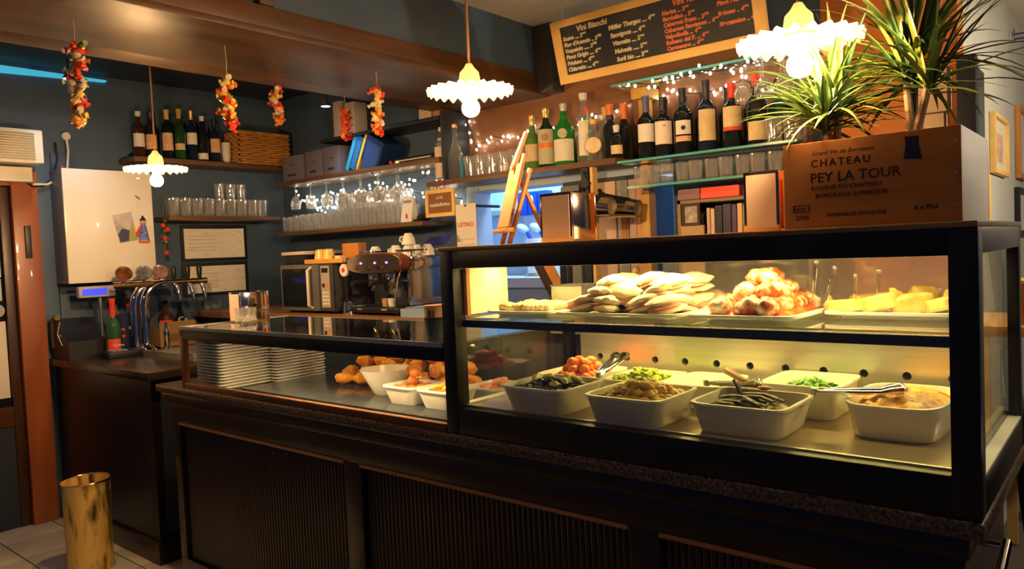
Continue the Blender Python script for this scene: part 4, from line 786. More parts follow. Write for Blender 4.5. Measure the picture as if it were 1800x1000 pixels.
# ------------------------------------------------------------------ back counter machines
ZK = 1.1255
def machines():
    t = thing('microwave', 'grey microwave oven with black door on the back counter', 'microwave', (-3.575, 2.50, ZK))
    MB().box(-0.245, 0.245, 0.012, 0.34, 0.012, 0.275, 0.006).build('body', pm('dark_grey_metal', (0.10, 0.10, 0.11), 0.4, 0.4), t)
    d = MB().box(-0.245, 0.115, 0.0, 0.011, 0.014, 0.272, 0.004).build('oven_door', pm('grey_oven_door', (0.16, 0.15, 0.15), 0.35, 0.3), t)
    B(-0.225, 0.02, -0.003, 0.0, 0.035, 0.25, 'window', pm('black_oven_glass', (0.008, 0.010, 0.014), 0.08), d); MB().tube([(0.055, -0.002, 0.03), (0.055, -0.028, 0.045), (0.055, -0.028, 0.24), (0.055, -0.002, 0.255)], 0.008, 8).build('door_handle', CREAM, d)
    c = MB().box(0.117, 0.245, 0.0, 0.011, 0.014, 0.272, 0.004).build('control_panel', pm('dark_panel', (0.05, 0.05, 0.055), 0.4), t)
    B(0.140, 0.215, -0.002, 0.0, 0.035, 0.262, 'key_plate', pm('beige_key_plate', (0.42, 0.36, 0.30), 0.5), c); B(0.150, 0.205, -0.004, -0.002, 0.225, 0.25, 'display', BLACKP, c); B(0.185, 0.205, -0.004, -0.002, 0.145, 0.165, 'start_key', ORG, c); B(0.152, 0.172, -0.004, -0.002, 0.145, 0.165, 'stop_key', BLACKP, c)
    for i in range(3):
        for j in range(4): B(0.150 + i * 0.020, 0.164 + i * 0.020, -0.0035, -0.002, 0.050 + j * 0.020, 0.062 + j * 0.020, 'key', PLASTICW, c)
    for sx in (-0.2, 0.2):
        for y in (0.04, 0.30): MB().cyl((sx, y, 0), (sx, y, 0.013), 0.014).build('foot', BLACKP, t)
    z = ZK + 0.2755
    tag(MB().box(-3.81, -3.62, 2.53, 2.80, z, z + 0.052, 0.003).build('flat_box', BLACKP), 'flat black box lying on top of the microwave', 'box')
    tag(MB().box(-3.825, -3.60, 2.515, 2.80, z + 0.0525, z + 0.072, 0.003).build('chopping_board', pm('pale_board', (0.62, 0.50, 0.40), 0.5)), 'pale board lying on the flat black box', 'board')
    t = thing('cup_tray', 'orange wooden tray on the right of the microwave top', 'tray', (-3.43, 2.60, z)); k = MB(); k.box(-0.15, 0.19, -0.10, 0.12, 0, 0.008); k.box(-0.15, 0.19, -0.10, -0.094, 0.008, 0.024); k.box(-0.15, 0.19, 0.114, 0.12, 0.008, 0.024); k.box(-0.15, -0.144, -0.094, 0.114, 0.008, 0.024); k.build('tray_body', woodm('orange_tray_wood', (0.60, 0.26, 0.05), (0.72, 0.36, 0.09), 0.4, 'X'), t)
    yc = pm('yellow_cup_glaze', (0.80, 0.62, 0.14), 0.3)
    for k, x in enumerate((-3.53, -3.455)):
        t = thing('yellow_cup', ('left', 'right')[k] + ' upside down yellow cup on the orange tray', 'cup', (x, 2.575, z + 0.0085)); MB().lathe([(0.037, 0), (0.036, 0.02), (0.026, 0.066), (0.018, 0.070), (0.0, 0.069)], 22).build('bowl', yc, t); MB().tube([(0.034, -0.01, 0.02), (0.052, -0.016, 0.03), (0.046, -0.014, 0.052), (0.028, -0.008, 0.055)], 0.0045, 7).build('cup_handle', yc, t)
    tag(MB().box(-3.42, -3.28, 2.64, 2.70, z + 0.0085, z + 0.105, 0.003).build('wooden_box', ORANGEW), 'orange wooden box standing on the tray behind the yellow cups', 'box')
    tag(MB().box(-3.385, -3.34, 2.56, 2.60, z + 0.0085, z + 0.04, 0.003).build('sugar_sachet', PLASTICW), 'small white packet beside the yellow cups', 'packet')
    t = thing('wall_clock', 'small round white dial with red centre right of microwave', 'dial', (-3.26, 2.53, ZK)); MB().lathe([(0, 0.014), (0.034, 0.012), (0.036, 0), (0, 0)], 24, xf=Matrix.Translation((0, 0, 0.235)) @ Matrix.Rotation(PI / 2, 4, 'X')).build('face', PLASTICW, t); MB().lathe([(0, 0.017), (0.012, 0.0165), (0.012, 0.012)], 16, xf=Matrix.Translation((0, 0, 0.235)) @ Matrix.Rotation(PI / 2, 4, 'X')).build('centre', RED, t); B(-0.012, 0.012, 0.0, 0.03, 0, 0.205, 'stand', BLACKP, t)
    # espresso machine
    t = thing('espresso_machine', 'chrome espresso machine with two group heads', 'coffee machine', (-3.0, 2.52, ZK))
    MB().box(-0.19, 0.21, 0.14, 0.46, 0.04, 0.22, 0.01).build('rear_body', pm('dark_chrome', (0.25, 0.26, 0.28), 0.12, 0.9), t)
    MB().box(-0.17, 0.19, -0.03, 0.16, 0.012, 0.045, 0.012).build('drip_base', BLACKP, t)
    for x in (-0.10, 0.09): MB().tube([(x - 0.02, -0.031, 0.03), (x + 0.02, -0.031, 0.031)], 0.005, 6).build('nameplate', STEEL, t)
    # lozenge front
    n = 28; prof = [(0.205 * math.copysign(abs(math.cos(a)) ** 0.55, math.cos(a)), 0.265 + 0.048 * math.copysign(abs(math.sin(a)) ** 0.8, math.sin(a))) for a in [2 * PI * k / n for k in range(n)]]
    MB().prism(prof, 'Y', -0.02, 0.05).build('front_panel', pm('copper_chrome', (0.72, 0.55, 0.42), 0.1, 0.95), t)
    MB().prism([(p[0] * 1.03, 0.265 + (p[1] - 0.265) * 1.12) for p in prof], 'Y', 0.0, 0.048).build('front_rim', pm('red_brown_rim', (0.30, 0.08, 0.04), 0.25, 0.5), t)
    for x in (-0.09, 0.02, 0.11): MB().blob((x, -0.022, 0.268), 0.006, sub=1).build('indicator', emis('violet_led', (0.25, 0.12, 1.0), 4.0), t)
    for x in (-0.13, -0.03, 0.06): MB().cyl((x, -0.03, 0.245), (x, -0.018, 0.245), 0.012).build('button', BRASS, t)
    MB().box(-0.20, 0.22, 0.05, 0.47, 0.225, 0.295, 0.02).build('boiler_housing', CHROME, t)
    for x in (-0.19, 0.21): MB().tube([(x, -0.01, 0.03), (x + 0.002, 0.20, 0.03), (x, 0.46, 0.03)], 0.018, 10).build('side_tube', CHROME, t)
    for x in (-0.08, 0.06):
        g = MB().lathe([(0, 0.22), (0.036, 0.22), (0.036, 0.185), (0.030, 0.165), (0, 0.165)], 20, c=(x, 0.06, 0)).build('group_head', CHROME, t)
        MB().tube([(x, 0.04, 0.175), (x, -0.03, 0.172), (x - 0.005, -0.09, 0.165)], [0.010, 0.011, 0.014], 9).build('portafilter_handle', BLACKP, g); MB().tube([(x, 0.06, 0.165), (x, 0.055, 0.145), (x - 0.012, 0.05, 0.125)], 0.008, 8).build('spout', BRASS, g)
    MB().tube([(0.17, 0.02, 0.23), (0.185, -0.02, 0.18), (0.18, -0.03, 0.09)], 0.005, 8).build('steam_wand', CHROME, t)
    MB().box(0.205, 0.222, 0.03, 0.44, 0.05, 0.23, 0.004).build('side_panel', pm('mirror_steel', (0.6, 0.68, 0.75), 0.12, 1.0), t)
    k = MB(); zz = 0.325; k.tube([(-0.19, 0.06, zz), (0.21, 0.06, zz), (0.21, 0.46, zz), (-0.19, 0.46, zz), (-0.19, 0.06, zz)], 0.005, 6)
    for x, y in ((-0.19, 0.06), (0.21, 0.06), (0.21, 0.46), (-0.19, 0.46)): k.tube([(x, y, 0.28), (x, y, zz)], 0.004, 6)
    k.build('cup_rail', CHROME, t)
    for sx in (-0.14, 0.16):
        for y in (0.0, 0.40): MB().cyl((sx, y, 0), (sx, y, 0.04), 0.014).build('foot', BLACKP, t)
    cu = MB().lathe([(0.036, 0), (0.0365, 0.008), (0.031, 0.036), (0.020, 0.054), (0.018, 0.058), (0, 0.057)], 20).mesh('coffee_cup'); cu.materials.append(WHITE)
    hm = MB().tube([(0.033, 0, 0.012), (0.05, 0, 0.02), (0.046, 0, 0.038), (0.028, 0, 0.042)], 0.004, 6).mesh('cup_handle'); hm.materials.append(WHITE)
    for (x, y, zl, lb) in ((-3.10, 2.61, 0, 'white cup upside down at the left of the espresso machine top'), (-2.93, 2.60, 0, 'white cup upside down at the middle front of the espresso machine top'), (-2.855, 2.62, 0, 'white cup under another at the right of the espresso machine top'), (-2.852, 2.62, 0.0585, 'white cup stacked highest on the espresso machine'), (-2.89, 2.71, 0, 'white cup in the second row on the espresso machine'), (-2.81, 2.71, 0, 'white cup at the right rear of the espresso machine top')):
        t = thing('coffee_cup', lb, 'cup', (x, y, ZK + 0.2955 + zl), random.uniform(-2, 0.5), 'white cups on the espresso machine'); link('bowl', cu, t); link('cup_handle', hm, t)
    tag(MB().grid([[(-3.06 + 0.02 * i, 2.80 + 0.03 * j, ZK + 0.312 + 0.09 * (i / 12) + 0.012 * math.sin(i * 0.9 + j)) for i in range(13)] for j in range(6)]).build('folded_cloth', pm('violet_blue_cloth', (0.10, 0.10, 0.32), 0.9)), 'violet blue cloth lying on the espresso machine behind the cups', 'cloth')
    t = thing('milk_jug', 'small steel milk jug at the left foot of the espresso machine', 'jug', (-3.225, 2.52, ZK)); MB().lathe([(0, 0), (0.034, 0), (0.036, 0.02), (0.030, 0.06), (0.031, 0.07), (0.028, 0.07), (0.030, 0.01), (0, 0.01)], 20).build('body', CHROME, t); MB().tube([(-0.03, 0, 0.06), (-0.055, 0, 0.055), (-0.052, 0, 0.025), (-0.034, 0, 0.018)], 0.004, 7).build('jug_handle', BLACKP, t)
    for k, (x, c) in enumerate(((-2.90, (0.75, 0.72, 0.66)), (-2.945, (0.50, 0.28, 0.12)))):
        t = thing('espresso_beaker', ('white', 'brown')[k] + ' little beaker under the espresso group heads', 'beaker', (x, 2.53, ZK + 0.0455)); MB().lathe([(0, 0), (0.016, 0), (0.02, 0.04), (0.018, 0.04), (0.014, 0.004), (0, 0.004)], 16).build('beaker', pm('beaker_%d' % k, c, 0.4), t)
    t = thing('blue_bin', 'light blue plastic tray right of the espresso machine', 'tray', (-2.64, 2.62, ZK)); k = MB(); k.box(-0.13, 0.13, -0.15, 0.1, 0, 0.006); k.box(-0.13, 0.13, -0.15, -0.144, 0.006, 0.04); k.box(0.124, 0.13, -0.144, 0.1, 0.006, 0.04); k.box(-0.13, -0.124, -0.144, 0.1, 0.006, 0.04); k.build('pan', pm('light_blue_plastic', (0.28, 0.42, 0.56), 0.4), t)
    # hanging sign
    t = thing('hanging_sign', 'small pine framed sign hanging by a red ribbon from the wooden shelf', 'sign', (-2.925, 2.935, 1.628))
    for (x0, x1, z0, z1) in ((-0.112, 0.112, 0, 0.022), (-0.112, 0.112, 0.128, 0.150), (-0.112, -0.09, 0.022, 0.128), (0.09, 0.112, 0.022, 0.128)): MB().box(x0, x1, -0.008, 0.008, z0, z1, 0.003).build('frame_bar', PINE, t)
    bd = B(-0.09, 0.09, -0.002, 0.004, 0.022, 0.128, 'panel', pm('brown_sign_board', (0.26, 0.10, 0.04), 0.6), t)
    text('nO®', 0.026, WHT, bd, (-0.03, -0.0028, 0.096)); text('snacks&wine', 0.030, WHT, bd, (-0.082, -0.0028, 0.058), weight=0.0006)
    MB().tube([(-0.04, 0.0, 0.150), (0.005, 0.008, 0.196), (0.045, 0.0, 0.150)], 0.0025, 6).build('ribbon', RED, t)
    for x in (-0.055, -0.03, -0.005): MB().blob((x, -0.004, 0.157), 0.009, sub=1).build('shell', PLASTICW, t)
    # price list with orange clip
    t = thing('price_list', 'long white price list hanging left of the kitchen opening', 'price list', (-2.735, 2.93, 1.25)); B(-0.072, 0.072, 0, 0.003, 0, 0.435, 'sheet', PAPER, t); text('LISTINO', 0.032, RED, t, (-0.062, -0.0008, 0.315), weight=0.0006)
    for k in range(8): B(-0.05, 0.055, -0.0006, 0, 0.05 + k * 0.028, 0.053 + k * 0.028, 'print_line', pm('faint_print', (0, 0, 0)), t)
    MB().cyl((0, -0.004, 0.425), (0, 0.022, 0.425), 0.006).build('pin', BLACKP, t); B(-0.01, 0.01, 0.003, 0.27, 0.418, 0.432, 'hanger', BLACKP, t)
    t = thing('orange_clip', 'orange plastic squeezer standing beside the price list', 'squeezer', (-2.50, 2.60, ZK)); MB().lathe([(0, 0), (0.045, 0), (0.036, 0.17), (0.02, 0.23), (0.02, 0.26), (0, 0.26)], 16).build('body', pm('orange_plastic', (0.80, 0.22, 0.02), 0.4), t); MB().cyl((0, 0, 0.26), (0, 0, 0.275), 0.024).build('top', pm('orange_plastic', (0, 0, 0)), t)
machines()

# ------------------------------------------------------------------ kitchen and passage behind
def kitchen():
    t = thing('kitchen_shelf', 'grey metal wall shelf inside the blue kitchen', 'shelf', (-3.35, 3.90, 1.70)); B(-0.19, 0.20, -0.06, 0.095, -0.03, 0, 'board', pm('grey_shelf', (0.35, 0.42, 0.48), 0.4), t)
    for k, (x, c) in enumerate(((-3.47, (0.45, 0.22, 0.12)), (-3.415, (0.75, 0.78, 0.65)))):
        t = thing('spice_jar', ('brown', 'pale')[k] + ' spice jar on the grey kitchen shelf', 'jar', (x, 3.89, 1.7005)); MB().lathe([(0, 0), (0.024, 0), (0.024, 0.065), (0, 0.065)], 16).build('content', pm('spice_%d' % k, c, 0.5), t); MB().lathe([(0.025, 0.066), (0.025, 0.11), (0.02, 0.118), (0, 0.118)], 16).build('cap', PLASTICW, t)
    t = thing('sponge_rack', 'white rack with blue packets hanging in the kitchen', 'rack', (-3.05, 3.93, 1.45)); k = MB(); k.box(-0.13, 0.17, 0.04, 0.065, 0.0, 0.37); k.box(-0.13, 0.17, -0.05, 0.04, -0.01, 0.0); k.build('rack_body', pm('white_rack', (0.6, 0.7, 0.8), 0.5), t)
    for k, x in enumerate((-3.13, -3.045, -2.96)):
        t = thing('blue_packet', ('left', 'middle', 'right')[k] + ' deep blue packet in the kitchen rack', 'packet', (x, 3.93, 1.66)); MB().box(-0.038, 0.038, -0.03, 0.038, 0.0, 0.15, 0.008).build('packet', pm('deep_blue_pack', (0.01, 0.08, 0.55), 0.4), t); MB().blob((0.0, -0.032, 0.09), 0.018, (0.8, 0.3, 2.0), 2).build('print', PLASTICW, t)
    for k, x in enumerate((-3.11, -3.0)):
        t = thing('scrub_brush', ('left', 'right')[k] + ' blue and white scrub brush below the blue packets', 'brush', (x, 3.875, 1.55)); MB().blob((0, 0, 0.02), 0.05, (1, 0.7, 0.55), 2, rot=Matrix.Rotation(0.5, 3, 'Y')).build('head', pm('white_blue', (0.45, 0.6, 0.9), 0.5), t); MB().tube([(0.03, 0, 0.0), (0.06, 0, -0.05)], 0.012, 8).build('grip', pm('deep_blue_pack', (0, 0, 0)), t)
    t = thing('paper_towel', 'white roll of kitchen paper on its stand', 'paper roll', (-2.95, 3.82, 1.28)); MB().lathe([(0.02, 0), (0.07, 0), (0.07, 0.22), (0.02, 0.22)], 24).build('roll', pm('white_paper', (0.8, 0.82, 0.85), 0.8), t); MB().lathe([(0, -0.02), (0.09, -0.02), (0.085, -0.001), (0, -0.001)], 24).build('stand', STEEL, t)
    t = thing('kitchen_bench', 'white kitchen bench under the sponge rack', 'bench', (-3.0, 3.78, 0)); B(-0.8, 0.55, -0.22, 0.2, 1.20, 1.259, 'top', pm('white_bench', (0.62, 0.70, 0.78), 0.4), t); B(-0.78, 0.53, -0.18, 0.2, 0, 1.20, 'front', pm('blue_bench_front', (0.40, 0.52, 0.66), 0.5), t)
    tag(MB().lathe([(0, 0), (0.055, 0), (0.06, 0.10), (0.056, 0.10), (0.05, 0.006), (0, 0.006)], 20).build('plastic_tub', pm('pale_plastic', (0.75, 0.80, 0.85), 0.4), loc=(-2.78, 3.72, 1.2595)), 'pale plastic tub on the kitchen bench', 'tub')
    # passage cupboards right of the kitchen door
    t = thing('tall_cupboard', 'row of tall pinkish white cupboard doors right of the kitchen', 'cupboard', (-1.955, 3.13, 0)); B(-0.30, 0.175, 0.02, 0.30, 0.0, 1.76, 'carcass', pm('dark_carcass', (0.04, 0.045, 0.06), 0.6), t)
    for k, (a, b, c) in enumerate(((-0.30, -0.19, (0.22, 0.23, 0.22)), (-0.17, -0.145, (0.60, 0.42, 0.30)), (-0.095, 0.02, (0.66, 0.46, 0.36)), (0.03, 0.09, (0.30, 0.32, 0.33)), (0.095, 0.132, (0.62, 0.44, 0.34)), (0.135, 0.172, (0.75, 0.40, 0.28)))):
        d = B(a, b, 0.0, 0.018, 0.05, 1.74, 'cupboard_door', pm('door_tone_%d' % k, c, 0.5), t, 0.003)
        if k == 3: B(0.055, 0.08, -0.006, 0.0, 1.40, 1.66, 'orange_ruler', pm('orange_strip', (0.65, 0.28, 0.05), 0.5), d)
    t = thing('cable_post', 'black post with tangled cables beside the chrome cone lamps', 'post', (-1.995, 2.965, 0)); B(-0.02, 0.02, -0.0, 0.04, 0.0, 1.799, 'post', pm('black_post', (0.012, 0.014, 0.02), 0.5), t); B(0.03, 0.045, 0.0, 0.04, 0.0, 1.799, 'yellow_batten', PINE, t)
    MB().tube([(0.0, -0.01, 1.78), (0.05, -0.03, 1.72), (0.0, -0.02, 1.68), (0.045, -0.03, 1.62), (0.01, -0.02, 1.56), (0.03, -0.02, 1.45)], 0.005, 7).build('cable', RUBBER, t)
    for k, (x, y, z) in enumerate(((-1.90, 2.885, 1.615), (-1.835, 3.005, 1.605))):
        t = thing('cone_lamp', ('front', 'rear')[k] + ' chrome cone lamp pointing right beside the cable post', 'lamp', (x, y, z), rot=(0, math.radians(8), 0))
        MB().lathe([(0, -0.11), (0.058, -0.11), (0.040, 0.10), (0.036, 0.10), (0.05, -0.10)], 24, xf=Matrix.Rotation(PI / 2, 4, 'Y')).build('chrome_cone', pm('warm_chrome', (0.80, 0.68, 0.48), 0.12, 1.0), t)
        MB().lathe([(0.0, 0.088), (0.037, 0.09)], 24, xf=Matrix.Rotation(PI / 2, 4, 'Y')).build('lens', pm('dull_lens', (0.35, 0.28, 0.18), 0.3), t)
        MB().lathe([(0.060, -0.108), (0.061, -0.104), (0.052, -0.02), (0.046, 0.05)], 24, a0=PI * 0.62, a1=PI * 1.38, xf=Matrix.Rotation(PI / 2, 4, 'Y')).build('black_cover', BLACKP, t)
        MB().tube([(-0.08, 0.0, 0.05), (-0.095 - 0.06 * k, 0.035, 0.07), (-0.10 - 0.05 * k, 0.062, 0.07)], 0.008, 7).build('arm', BLACKP, t)
    # bookcase
    t = thing('bookcase', 'low brown bookcase in the passage with books and a framed picture', 'bookcase', (-1.28, 3.08, 0)); wb = woodm('brown_bookcase', (0.24, 0.14, 0.06), (0.34, 0.21, 0.10), 0.5, 'X')
    B(-0.25, -0.235, -0.10, 0.11, 0, 1.61, 'side', wb, t); B(0.30, 0.315, -0.10, 0.11, 0, 1.61, 'side', wb, t); B(-0.235, 0.30, 0.10, 0.11, 0, 1.61, 'back', pm('dark_back', (0.03, 0.03, 0.04), 0.7), t)
    for z in (1.595, 1.435, 1.20): B(-0.25 if z > 1.5 else -0.235, 0.315 if z > 1.5 else 0.30, -0.10, 0.10, z, z + 0.015, 'shelf_board', wb, t)
    B(-0.235, -0.13, -0.10, -0.085, 1.215, 1.50, 'door', pm('tan_door', (0.48, 0.32, 0.15), 0.5), t)
    t = thing('picture_frame', 'small dark framed picture on the bookcase', 'picture', (-1.465, 2.985, 1.50)); 
    for (x0, x1, z0, z1) in ((-0.042, 0.042, 0, 0.012), (-0.042, 0.042, 0.083, 0.095), (-0.042, -0.03, 0.012, 0.083), (0.03, 0.042, 0.012, 0.083)): B(x0, x1, -0.012, 0, z0, z1, 'frame_bar', woodm('dark_frame', (0.03, 0.02, 0.01), (0.06, 0.035, 0.015), 0.4, 'X'), t)
    B(-0.03, 0.03, -0.006, -0.003, 0.012, 0.083, 'print', pm('grey_print', (0.55, 0.48, 0.42), 0.5, col2=(0.25, 0.22, 0.22), scale=40), t)
    bc = [((0.62, 0.40, 0.32), 0.014, 0.12), ((0.68, 0.50, 0.38), 0.016, 0.115), ((0.03, 0.03, 0.06), 0.03, 0.125), ((0.05, 0.05, 0.10), 0.035, 0.13), ((0.10, 0.06, 0.12), 0.02, 0.125), ((0.72, 0.48, 0.25), 0.02, 0.13), ((0.45, 0.30, 0.10), 0.012, 0.12), ((0.76, 0.66, 0.36), 0.05, 0.12), ((0.72, 0.60, 0.20), 0.02, 0.115), ((0.60, 0.30, 0.20), 0.025, 0.12), ((0.15, 0.10, 0.08), 0.025, 0.125)]
    bl = ['pink', 'pale pink', 'black', 'dark blue', 'dark violet', 'tan', 'thin brown', 'thick cream', 'yellow', 'red brown', 'dark brown']
    x = -1.40
    for k, (c, w, h) in enumerate(bc):
        t = thing('book', bl[k] + ' book standing on the bookcase shelf', 'book', (x + w / 2, 3.06, 1.4505), 0, 'books on the bookcase'); MB().box(-w / 2, w / 2, -0.07, 0.07, 0, h, 0.002).build('cover', pm('book_%d' % k, c, 0.6), t); B(-w / 2 + 0.002, w / 2 - 0.002, -0.065, 0.0705, h - 0.001, h + 0.0004, 'pages', PAPER, t); x += w + 0.004
    for k, (x, w, z, c, lb) in enumerate(((-1.33, 0.085, 1.6105, (0.85, 0.06, 0.02), 'bright red box lying on the bookcase top'), (-1.16, 0.07, 1.6105, (0.03, 0.03, 0.05), 'dark flat box lying on the bookcase top'), (-1.47, 0.05, 1.6105, (0.20, 0.10, 0.14), 'dull violet box lying on the bookcase top'))):
        t = thing('flat_box', lb, 'box', (x, 3.06, z)); MB().box(-w, w, -0.09, 0.08, 0, 0.045, 0.003).build('body', pm('flatbox_%d' % k, c, 0.5), t); B(-w * 1.0, w * 1.0, -0.0925, -0.0905, 0.0, 0.022, 'lid_edge', pm('flatbox_e%d' % k, tuple(min(1, v * 1.15 + 0.02) for v in c), 0.5), t)
kitchen()
# ------------------------------------------------------------------ dishes and food
def ring(w, d, z, n=40, e=0.28):
    return [(w * math.copysign(abs(math.cos(a)) ** e, math.cos(a)), d * math.copysign(abs(math.sin(a)) ** e, math.sin(a)), z) for a in [2 * PI * (k + 0.5) / n for k in range(n)]]
def tub_mesh(w, d, h, taper=0.84, e=0.28, th=0.005, lip=0.004, n=40):
    """open rectangular dish with rounded corners; w, d half sizes at the rim"""
    m = MB(); rings = [ring(w * taper * 0.96, d * taper * 0.96, 0, n, e), ring(w * taper, d * taper, 0.006, n, e), ring(w - lip, d - lip, h - 0.008, n, e), ring(w, d, h - 0.006, n, e), ring(w, d, h, n, e), ring(w - th - lip, d - th - lip, h, n, e), ring(w * taper - th, d * taper - th, 0.010, n, e)]
    R = [[m.bm.verts.new(p) for p in r] for r in rings]
    for i in range(len(R) - 1):
        for k in range(n): m.bm.faces.new([R[i][k], R[i][(k + 1) % n], R[i + 1][(k + 1) % n], R[i + 1][k]])
    m.bm.faces.new(R[0][::-1]); m.bm.faces.new(R[-1]); return m
def tub(name, label, cat, loc, w, d, h, mat=None, rotz=0, **kw):
    t = thing(name, label, cat, loc, rotz); tub_mesh(w, d, h, **kw).build('dish_body', mat or WHITE, t); return t
BINM = pm('white_stoneware', (0.66, 0.61, 0.57), 0.3, coat=0.2)
ZF = 0.9562
def food_mat(n, a, b, sc=30, r=0.4, con=(0.35, 0.65), bump=0.2): return pm(n, a, r, col2=b, scale=sc, contrast=con, bump=bump, sss=0.0)
POT = food_mat('roast_potato', (0.62, 0.36, 0.06), (0.78, 0.54, 0.14), 25)
GRN = food_mat('dark_cooked_greens', (0.012, 0.035, 0.010), (0.06, 0.10, 0.02), 40)
EGGP = food_mat('grilled_aubergine', (0.012, 0.008, 0.008), (0.10, 0.05, 0.03), 45)
SAL = food_mat('orange_red_chunk', (0.70, 0.12, 0.03), (0.85, 0.30, 0.10), 35)
BROC = food_mat('broccoli_green', (0.26, 0.36, 0.03), (0.50, 0.58, 0.08), 70)
HERB = food_mat('fresh_green_leaf', (0.06, 0.20, 0.03), (0.16, 0.36, 0.07), 40)
GRAT = food_mat('baked_gratin_crust', (0.34, 0.10, 0.02), (0.78, 0.42, 0.10), 42, con=(0.36, 0.60), bump=0.5)
BREAD = food_mat('pale_bread_crust', (0.58, 0.36, 0.13), (0.82, 0.70, 0.44), 16, 0.6, con=(0.30, 0.48), bump=0.1)
BROWNB = food_mat('golden_pastry', (0.62, 0.36, 0.08), (0.85, 0.68, 0.34), 22, 0.4)
HAM = food_mat('pink_ham', (0.70, 0.20, 0.12), (0.80, 0.38, 0.26), 25, 0.5)
CHEESE = food_mat('melted_cheese_in_sauce', (0.52, 0.11, 0.02), (0.86, 0.70, 0.42), 38, 0.3, con=(0.44, 0.62), bump=0.4)
SAUCE = food_mat('tomato_sauce', (0.45, 0.06, 0.01), (0.75, 0.20, 0.04), 50, 0.25, bump=0.3)
FRIT = food_mat('yellow_frittata', (0.50, 0.30, 0.06), (0.72, 0.52, 0.16), 22, 0.5)
FRIED = food_mat('orange_fried_crumb', (0.82, 0.28, 0.02), (0.95, 0.48, 0.07), 45, 0.55)
BALLM = food_mat('brown_fried_ball', (0.48, 0.15, 0.03), (0.68, 0.27, 0.06), 60, 0.6)

def blob_mesh(name, r, sc, mat, rough=0.25, seed=0, sub=2, fr=3.0):
    me = MB().blob((0, 0, 0), r, sc, sub, rough, seed=seed, fr=fr).mesh(name, angle=60); me.materials.append(mat); return me
def scatter(meshes, name, label, cat, group, spots, rnd, tilt=0.6):
    for i, (x, y, z) in enumerate(spots):
        o = link(name, meshes[i % len(meshes)], None, (x, y, z), (rnd.uniform(-tilt, tilt), rnd.uniform(-tilt, tilt), rnd.uniform(0, 6.28))); tag(o, label, cat, group)
def heap(cx, cy, w, d, z, step, h, layers, rnd, jit=0.25):
    """spots of a heap: layers of a jittered grid that shrink upwards"""
    out = []
    for L in range(layers):
        f = 1 - L / (layers + 0.6); nx = max(1, int(2 * w * f / step)); ny = max(1, int(2 * d * f / step))
        for i in range(nx):
            for j in range(ny): out.append((cx + (i - (nx - 1) / 2) * step + rnd.uniform(-jit, jit) * step, cy + (j - (ny - 1) / 2) * step + rnd.uniform(-jit, jit) * step, z + L * h))
    return out
def stuff(m, name, mat, label, cat, loc):
    o = m.build(name, mat, None, loc); tag(o, label, cat); o['kind'] = 'stuff'; return o
def flakes(n, w, d, z, zh, size, rnd, curl=0.3):
    m = MB()
    for k in range(n):
        x, y = rnd.uniform(-w, w), rnd.uniform(-d, d); e = max(0, 1 - (x / w) ** 2) * max(0, 1 - (y / d) ** 2); c = Vector((x, y, z + zh * e * rnd.uniform(0.5, 1)))
        a = rnd.uniform(0, 6.28); u = Vector((math.cos(a), math.sin(a), rnd.uniform(-0.5, 0.5))) * size * rnd.uniform(0.6, 1.3); v = Vector((-math.sin(a), math.cos(a), rnd.uniform(-0.6, 0.6))) * size * 0.45
        m.grid([[c - u - v * 0.4, c - u * 0.9 + v * 0.4], [c - v + Vector((0, 0, curl * size)), c + v + Vector((0, 0, curl * size))], [c + u - v * 0.3, c + u + v * 0.3]])
    return m
def mound(w, d, z, h, rough, seed, n=22, e=0.5):
    from mathutils import noise
    m = MB(); rows = []
    for j in range(n + 1):
        row = []
        for i in range(n + 1):
            u, v = -1 + 2 * i / n, -1 + 2 * j / n; k = (max(0, 1 - u ** 4) * max(0, 1 - v ** 4)); ru = u * (1 - 0.12 * v * v); rv = v * (1 - 0.12 * u * u)
            row.append((ru * w, rv * d, z + h * k + rough * noise.noise(Vector((u * 4 + seed, v * 4, seed))) + rough * 0.6 * noise.noise(Vector((u * 11, v * 11 + seed, 1)))))
        rows.append(row)
    return m.grid(rows)
def tongs(label, p0, p1, spread=0.02):
    """p0 hinge end, p1 jaw end"""
    p0, p1 = Vector(p0), Vector(p1); t = thing('serving_tongs', label, 'tongs', p0); d = p1 - p0; s = d.cross(Vector((0, 0, 1))).normalized()
    up = Vector((0, 0, 1))
    for sg in (-1, 1):
        pts = [Vector((0, 0, 0)), d * 0.3 + s * sg * spread * 0.7, d * 0.75 + s * sg * spread, d * 0.86 + s * sg * spread * 1.1 + up * 0.004, d * 0.95 + s * sg * spread * 0.9 + up * 0.004, d + s * sg * spread * 0.35]
        MB().tube(pts, [0.009, 0.011, 0.010, 0.015, 0.019, 0.009], 8, flat=0.6).build('arm', CHROME, t)
    MB().cyl(-up * 0.008, up * 0.008, 0.009).build('hinge', STEEL, t)

